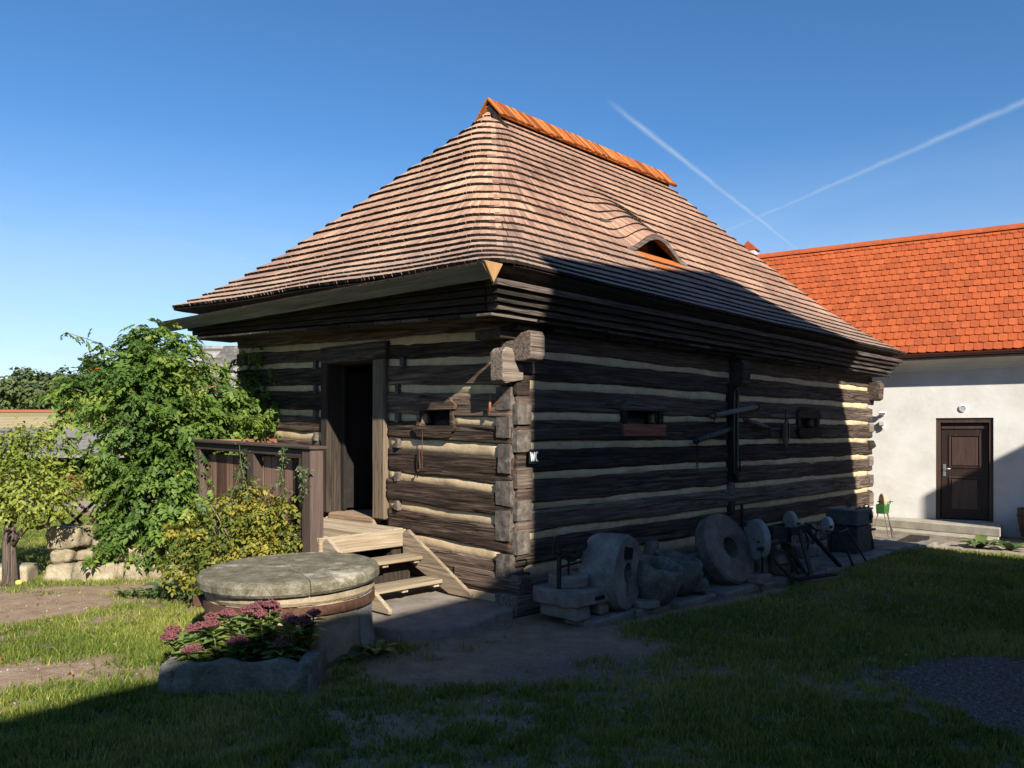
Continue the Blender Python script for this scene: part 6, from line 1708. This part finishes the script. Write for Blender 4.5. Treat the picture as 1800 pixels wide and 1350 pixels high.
# ------------------------------------------------------------------ grass
def grass_material():
    m, t, p, o = mat_base('grass_blade')
    c = ramp(t, attr(t), [(0, (.055, .090, .016)), (.35, (.125, .18, .028)), (.68, (.25, .27, .048)), (1, (.42, .36, .13))])
    t.links.new(c, p.inputs['Base Color']); p.inputs['Roughness'].default_value = .55; p.inputs['Specular IOR Level'].default_value = .25
    tr = nd(t, 'ShaderNodeBsdfTranslucent'); t.links.new(c, tr.inputs[0])
    mx = nd(t, 'ShaderNodeMixShader'); mx.inputs[0].default_value = .35
    t.links.new(p.outputs[0], mx.inputs[1]); t.links.new(tr.outputs[0], mx.inputs[2]); t.links.new(mx.outputs[0], o.inputs['Surface'])
    return m
rg3 = np.random.default_rng(21)
NB = 760000
dd = 3.2 * (16.0 / 3.2) ** (rg3.random(NB) ** .95)
xx = (rg3.random(NB) * 1.62 - .81) * dd
g_, gr_, fl_ = masks_at(xx, dd)
tl, sl_ = local_np(xx, dd)
clump = fbm(xx * 9, dd * 9, 33, 3)
ok = rg3.random(NB) < np.clip(g_ * 1.15 * (.25 + 1.5 * sstep(.3, .65, clump)), 0, 1)
ok &= ~((tl > -.15) & (sl_ > -.85 - .34 * np.clip((tl - .4) / 2.8, 0, 1)) & (tl < 8.6) & (sl_ < 5.2))            # house and pavement
ok &= ~((tl > -1.25) & (tl < 0.05) & (sl_ > -.2) & (sl_ < 4.0))           # slab and porch
ok &= ((xx + 1.67) ** 2 + (dd - 6.02) ** 2 > .64 ** 2)
ok &= ~((np.abs(xx + 1.70) < .5) & (np.abs(dd - 5.12) < .25))
ok &= (tl < 8.2)
xx, dd, clump = xx[ok], dd[ok], clump[ok]; n = len(xx)
zz = groundz(xx, dd)
hgt = (.020 + .030 * rg3.random(n)) * (.55 + .9 * clump) * (1 + .35 * sstep(.6, .8, fbm(xx * .8, dd * .8, 44)))
wid_ = .0030 + .0012 * rg3.random(n) + dd * .00028
a = rg3.random(n) * 6.283; lean = rg3.normal(0, .6, n) * hgt; la = rg3.random(n) * 6.283
cx_, sx_ = np.cos(a) * wid_, np.sin(a) * wid_
v = np.stack([np.stack([xx - cx_, dd - sx_, zz - .004], 1), np.stack([xx + cx_, dd + sx_, zz - .004], 1), np.stack([xx + np.cos(la) * lean, dd + np.sin(la) * lean, zz + hgt], 1)], 1).reshape(-1, 3)
f = np.arange(n * 3).reshape(-1, 3)
gt_ = np.clip(rg3.normal(.47, .17, n) + (fbm(xx * 1.2, dd * 1.2, 55) - .5) * .9 + .35 * (rg3.random(n) < .12), 0, 1)
grass = np_mesh('grass', v, f, grass_material(), None, gt_)
tag(grass, 'short patchy lawn grass growing over the farmyard', 'grass', kind='stuff')
# pebbles strewn over the bare ground
NP = 9000
pd = 3.2 + rg3.random(NP) * 5; pxx = (rg3.random(NP) * 1.5 - .75) * pd
g_, gr_, fl_ = masks_at(pxx, pd); tl, sl_ = local_np(pxx, pd)
ok = (rg3.random(NP) < (1 - g_) * (.25 + .75 * gr_)) & ~((tl > -1.3) & (sl_ > -.99)) & ((pxx + 1.67) ** 2 + (pd - 6.02) ** 2 > .7 ** 2)
pxx, pd = pxx[ok], pd[ok]; n = len(pxx); pz = groundz(pxx, pd); r = .004 + .010 * rg3.random(n) ** 2
octv = np.array([[1, 0, 0], [-1, 0, 0], [0, 1, 0], [0, -1, 0], [0, 0, .7], [0, 0, -.7]])
v = (np.stack([pxx, pd, pz + r * .3], 1)[:, None, :] + octv[None] * (r[:, None, None] * (.7 + .6 * rg3.random((n, 6, 1))))).reshape(-1, 3)
of = np.array([[0, 2, 4], [2, 1, 4], [1, 3, 4], [3, 0, 4], [2, 0, 5], [1, 2, 5], [3, 1, 5], [0, 3, 5]])
f = (np.arange(n)[:, None, None] * 6 + of[None]).reshape(-1, 3)
peb = np_mesh('pebbles', v, f, stone('pebble', [(.14, .135, .13), (.24, .23, .22), (.38, .37, .35)], 9, .9, .2), None, rg3.random(len(f)))
tag(peb, 'small pale pebbles strewn over the bare yard ground', 'pebbles', kind='stuff')

# fallen leaves and straw scattered over the lawn
NL = 420
ld = 4.2 + rg3.random(NL) * 5.5; lx = (rg3.random(NL) * 1.35 - .72) * ld
tl, sl_ = local_np(lx, ld)
ok = ~((tl > -1.3) & (sl_ > -1.2)) & ((lx + 1.67) ** 2 + (ld - 6.02) ** 2 > .75 ** 2) & ~((np.abs(lx + 1.7) < .6) & (np.abs(ld - 5.12) < .35))
lx, ld = lx[ok], ld[ok]; n = len(lx)
base_ = np.stack([lx, ld, groundz(lx, ld) + .012 + .02 * rg3.random(n)], 1)
up_ = np.array([0, 0, 1.0]) + rg3.normal(size=(n, 3)) * .35; up_ /= np.linalg.norm(up_, axis=1, keepdims=True)
al_ = np.cross(up_, rg3.normal(size=(n, 3))); al_ /= np.linalg.norm(al_, axis=1, keepdims=True)
ll = .025 + .03 * rg3.random(n)
v, f, fi = leaf_quads(base_, al_, np.cross(al_, up_), up_, ll, ll * .55, .2, .2)
fl_o = np_mesh('fallen_leaves', v, f, leafmat('dead_leaf', [(.10, .05, .02), (.22, .13, .05), (.34, .24, .10)], .2, .7, .1), None, rg3.random(n)[fi])
tag(fl_o, 'small brown fallen leaves scattered over the yard', 'leaves', kind='stuff')
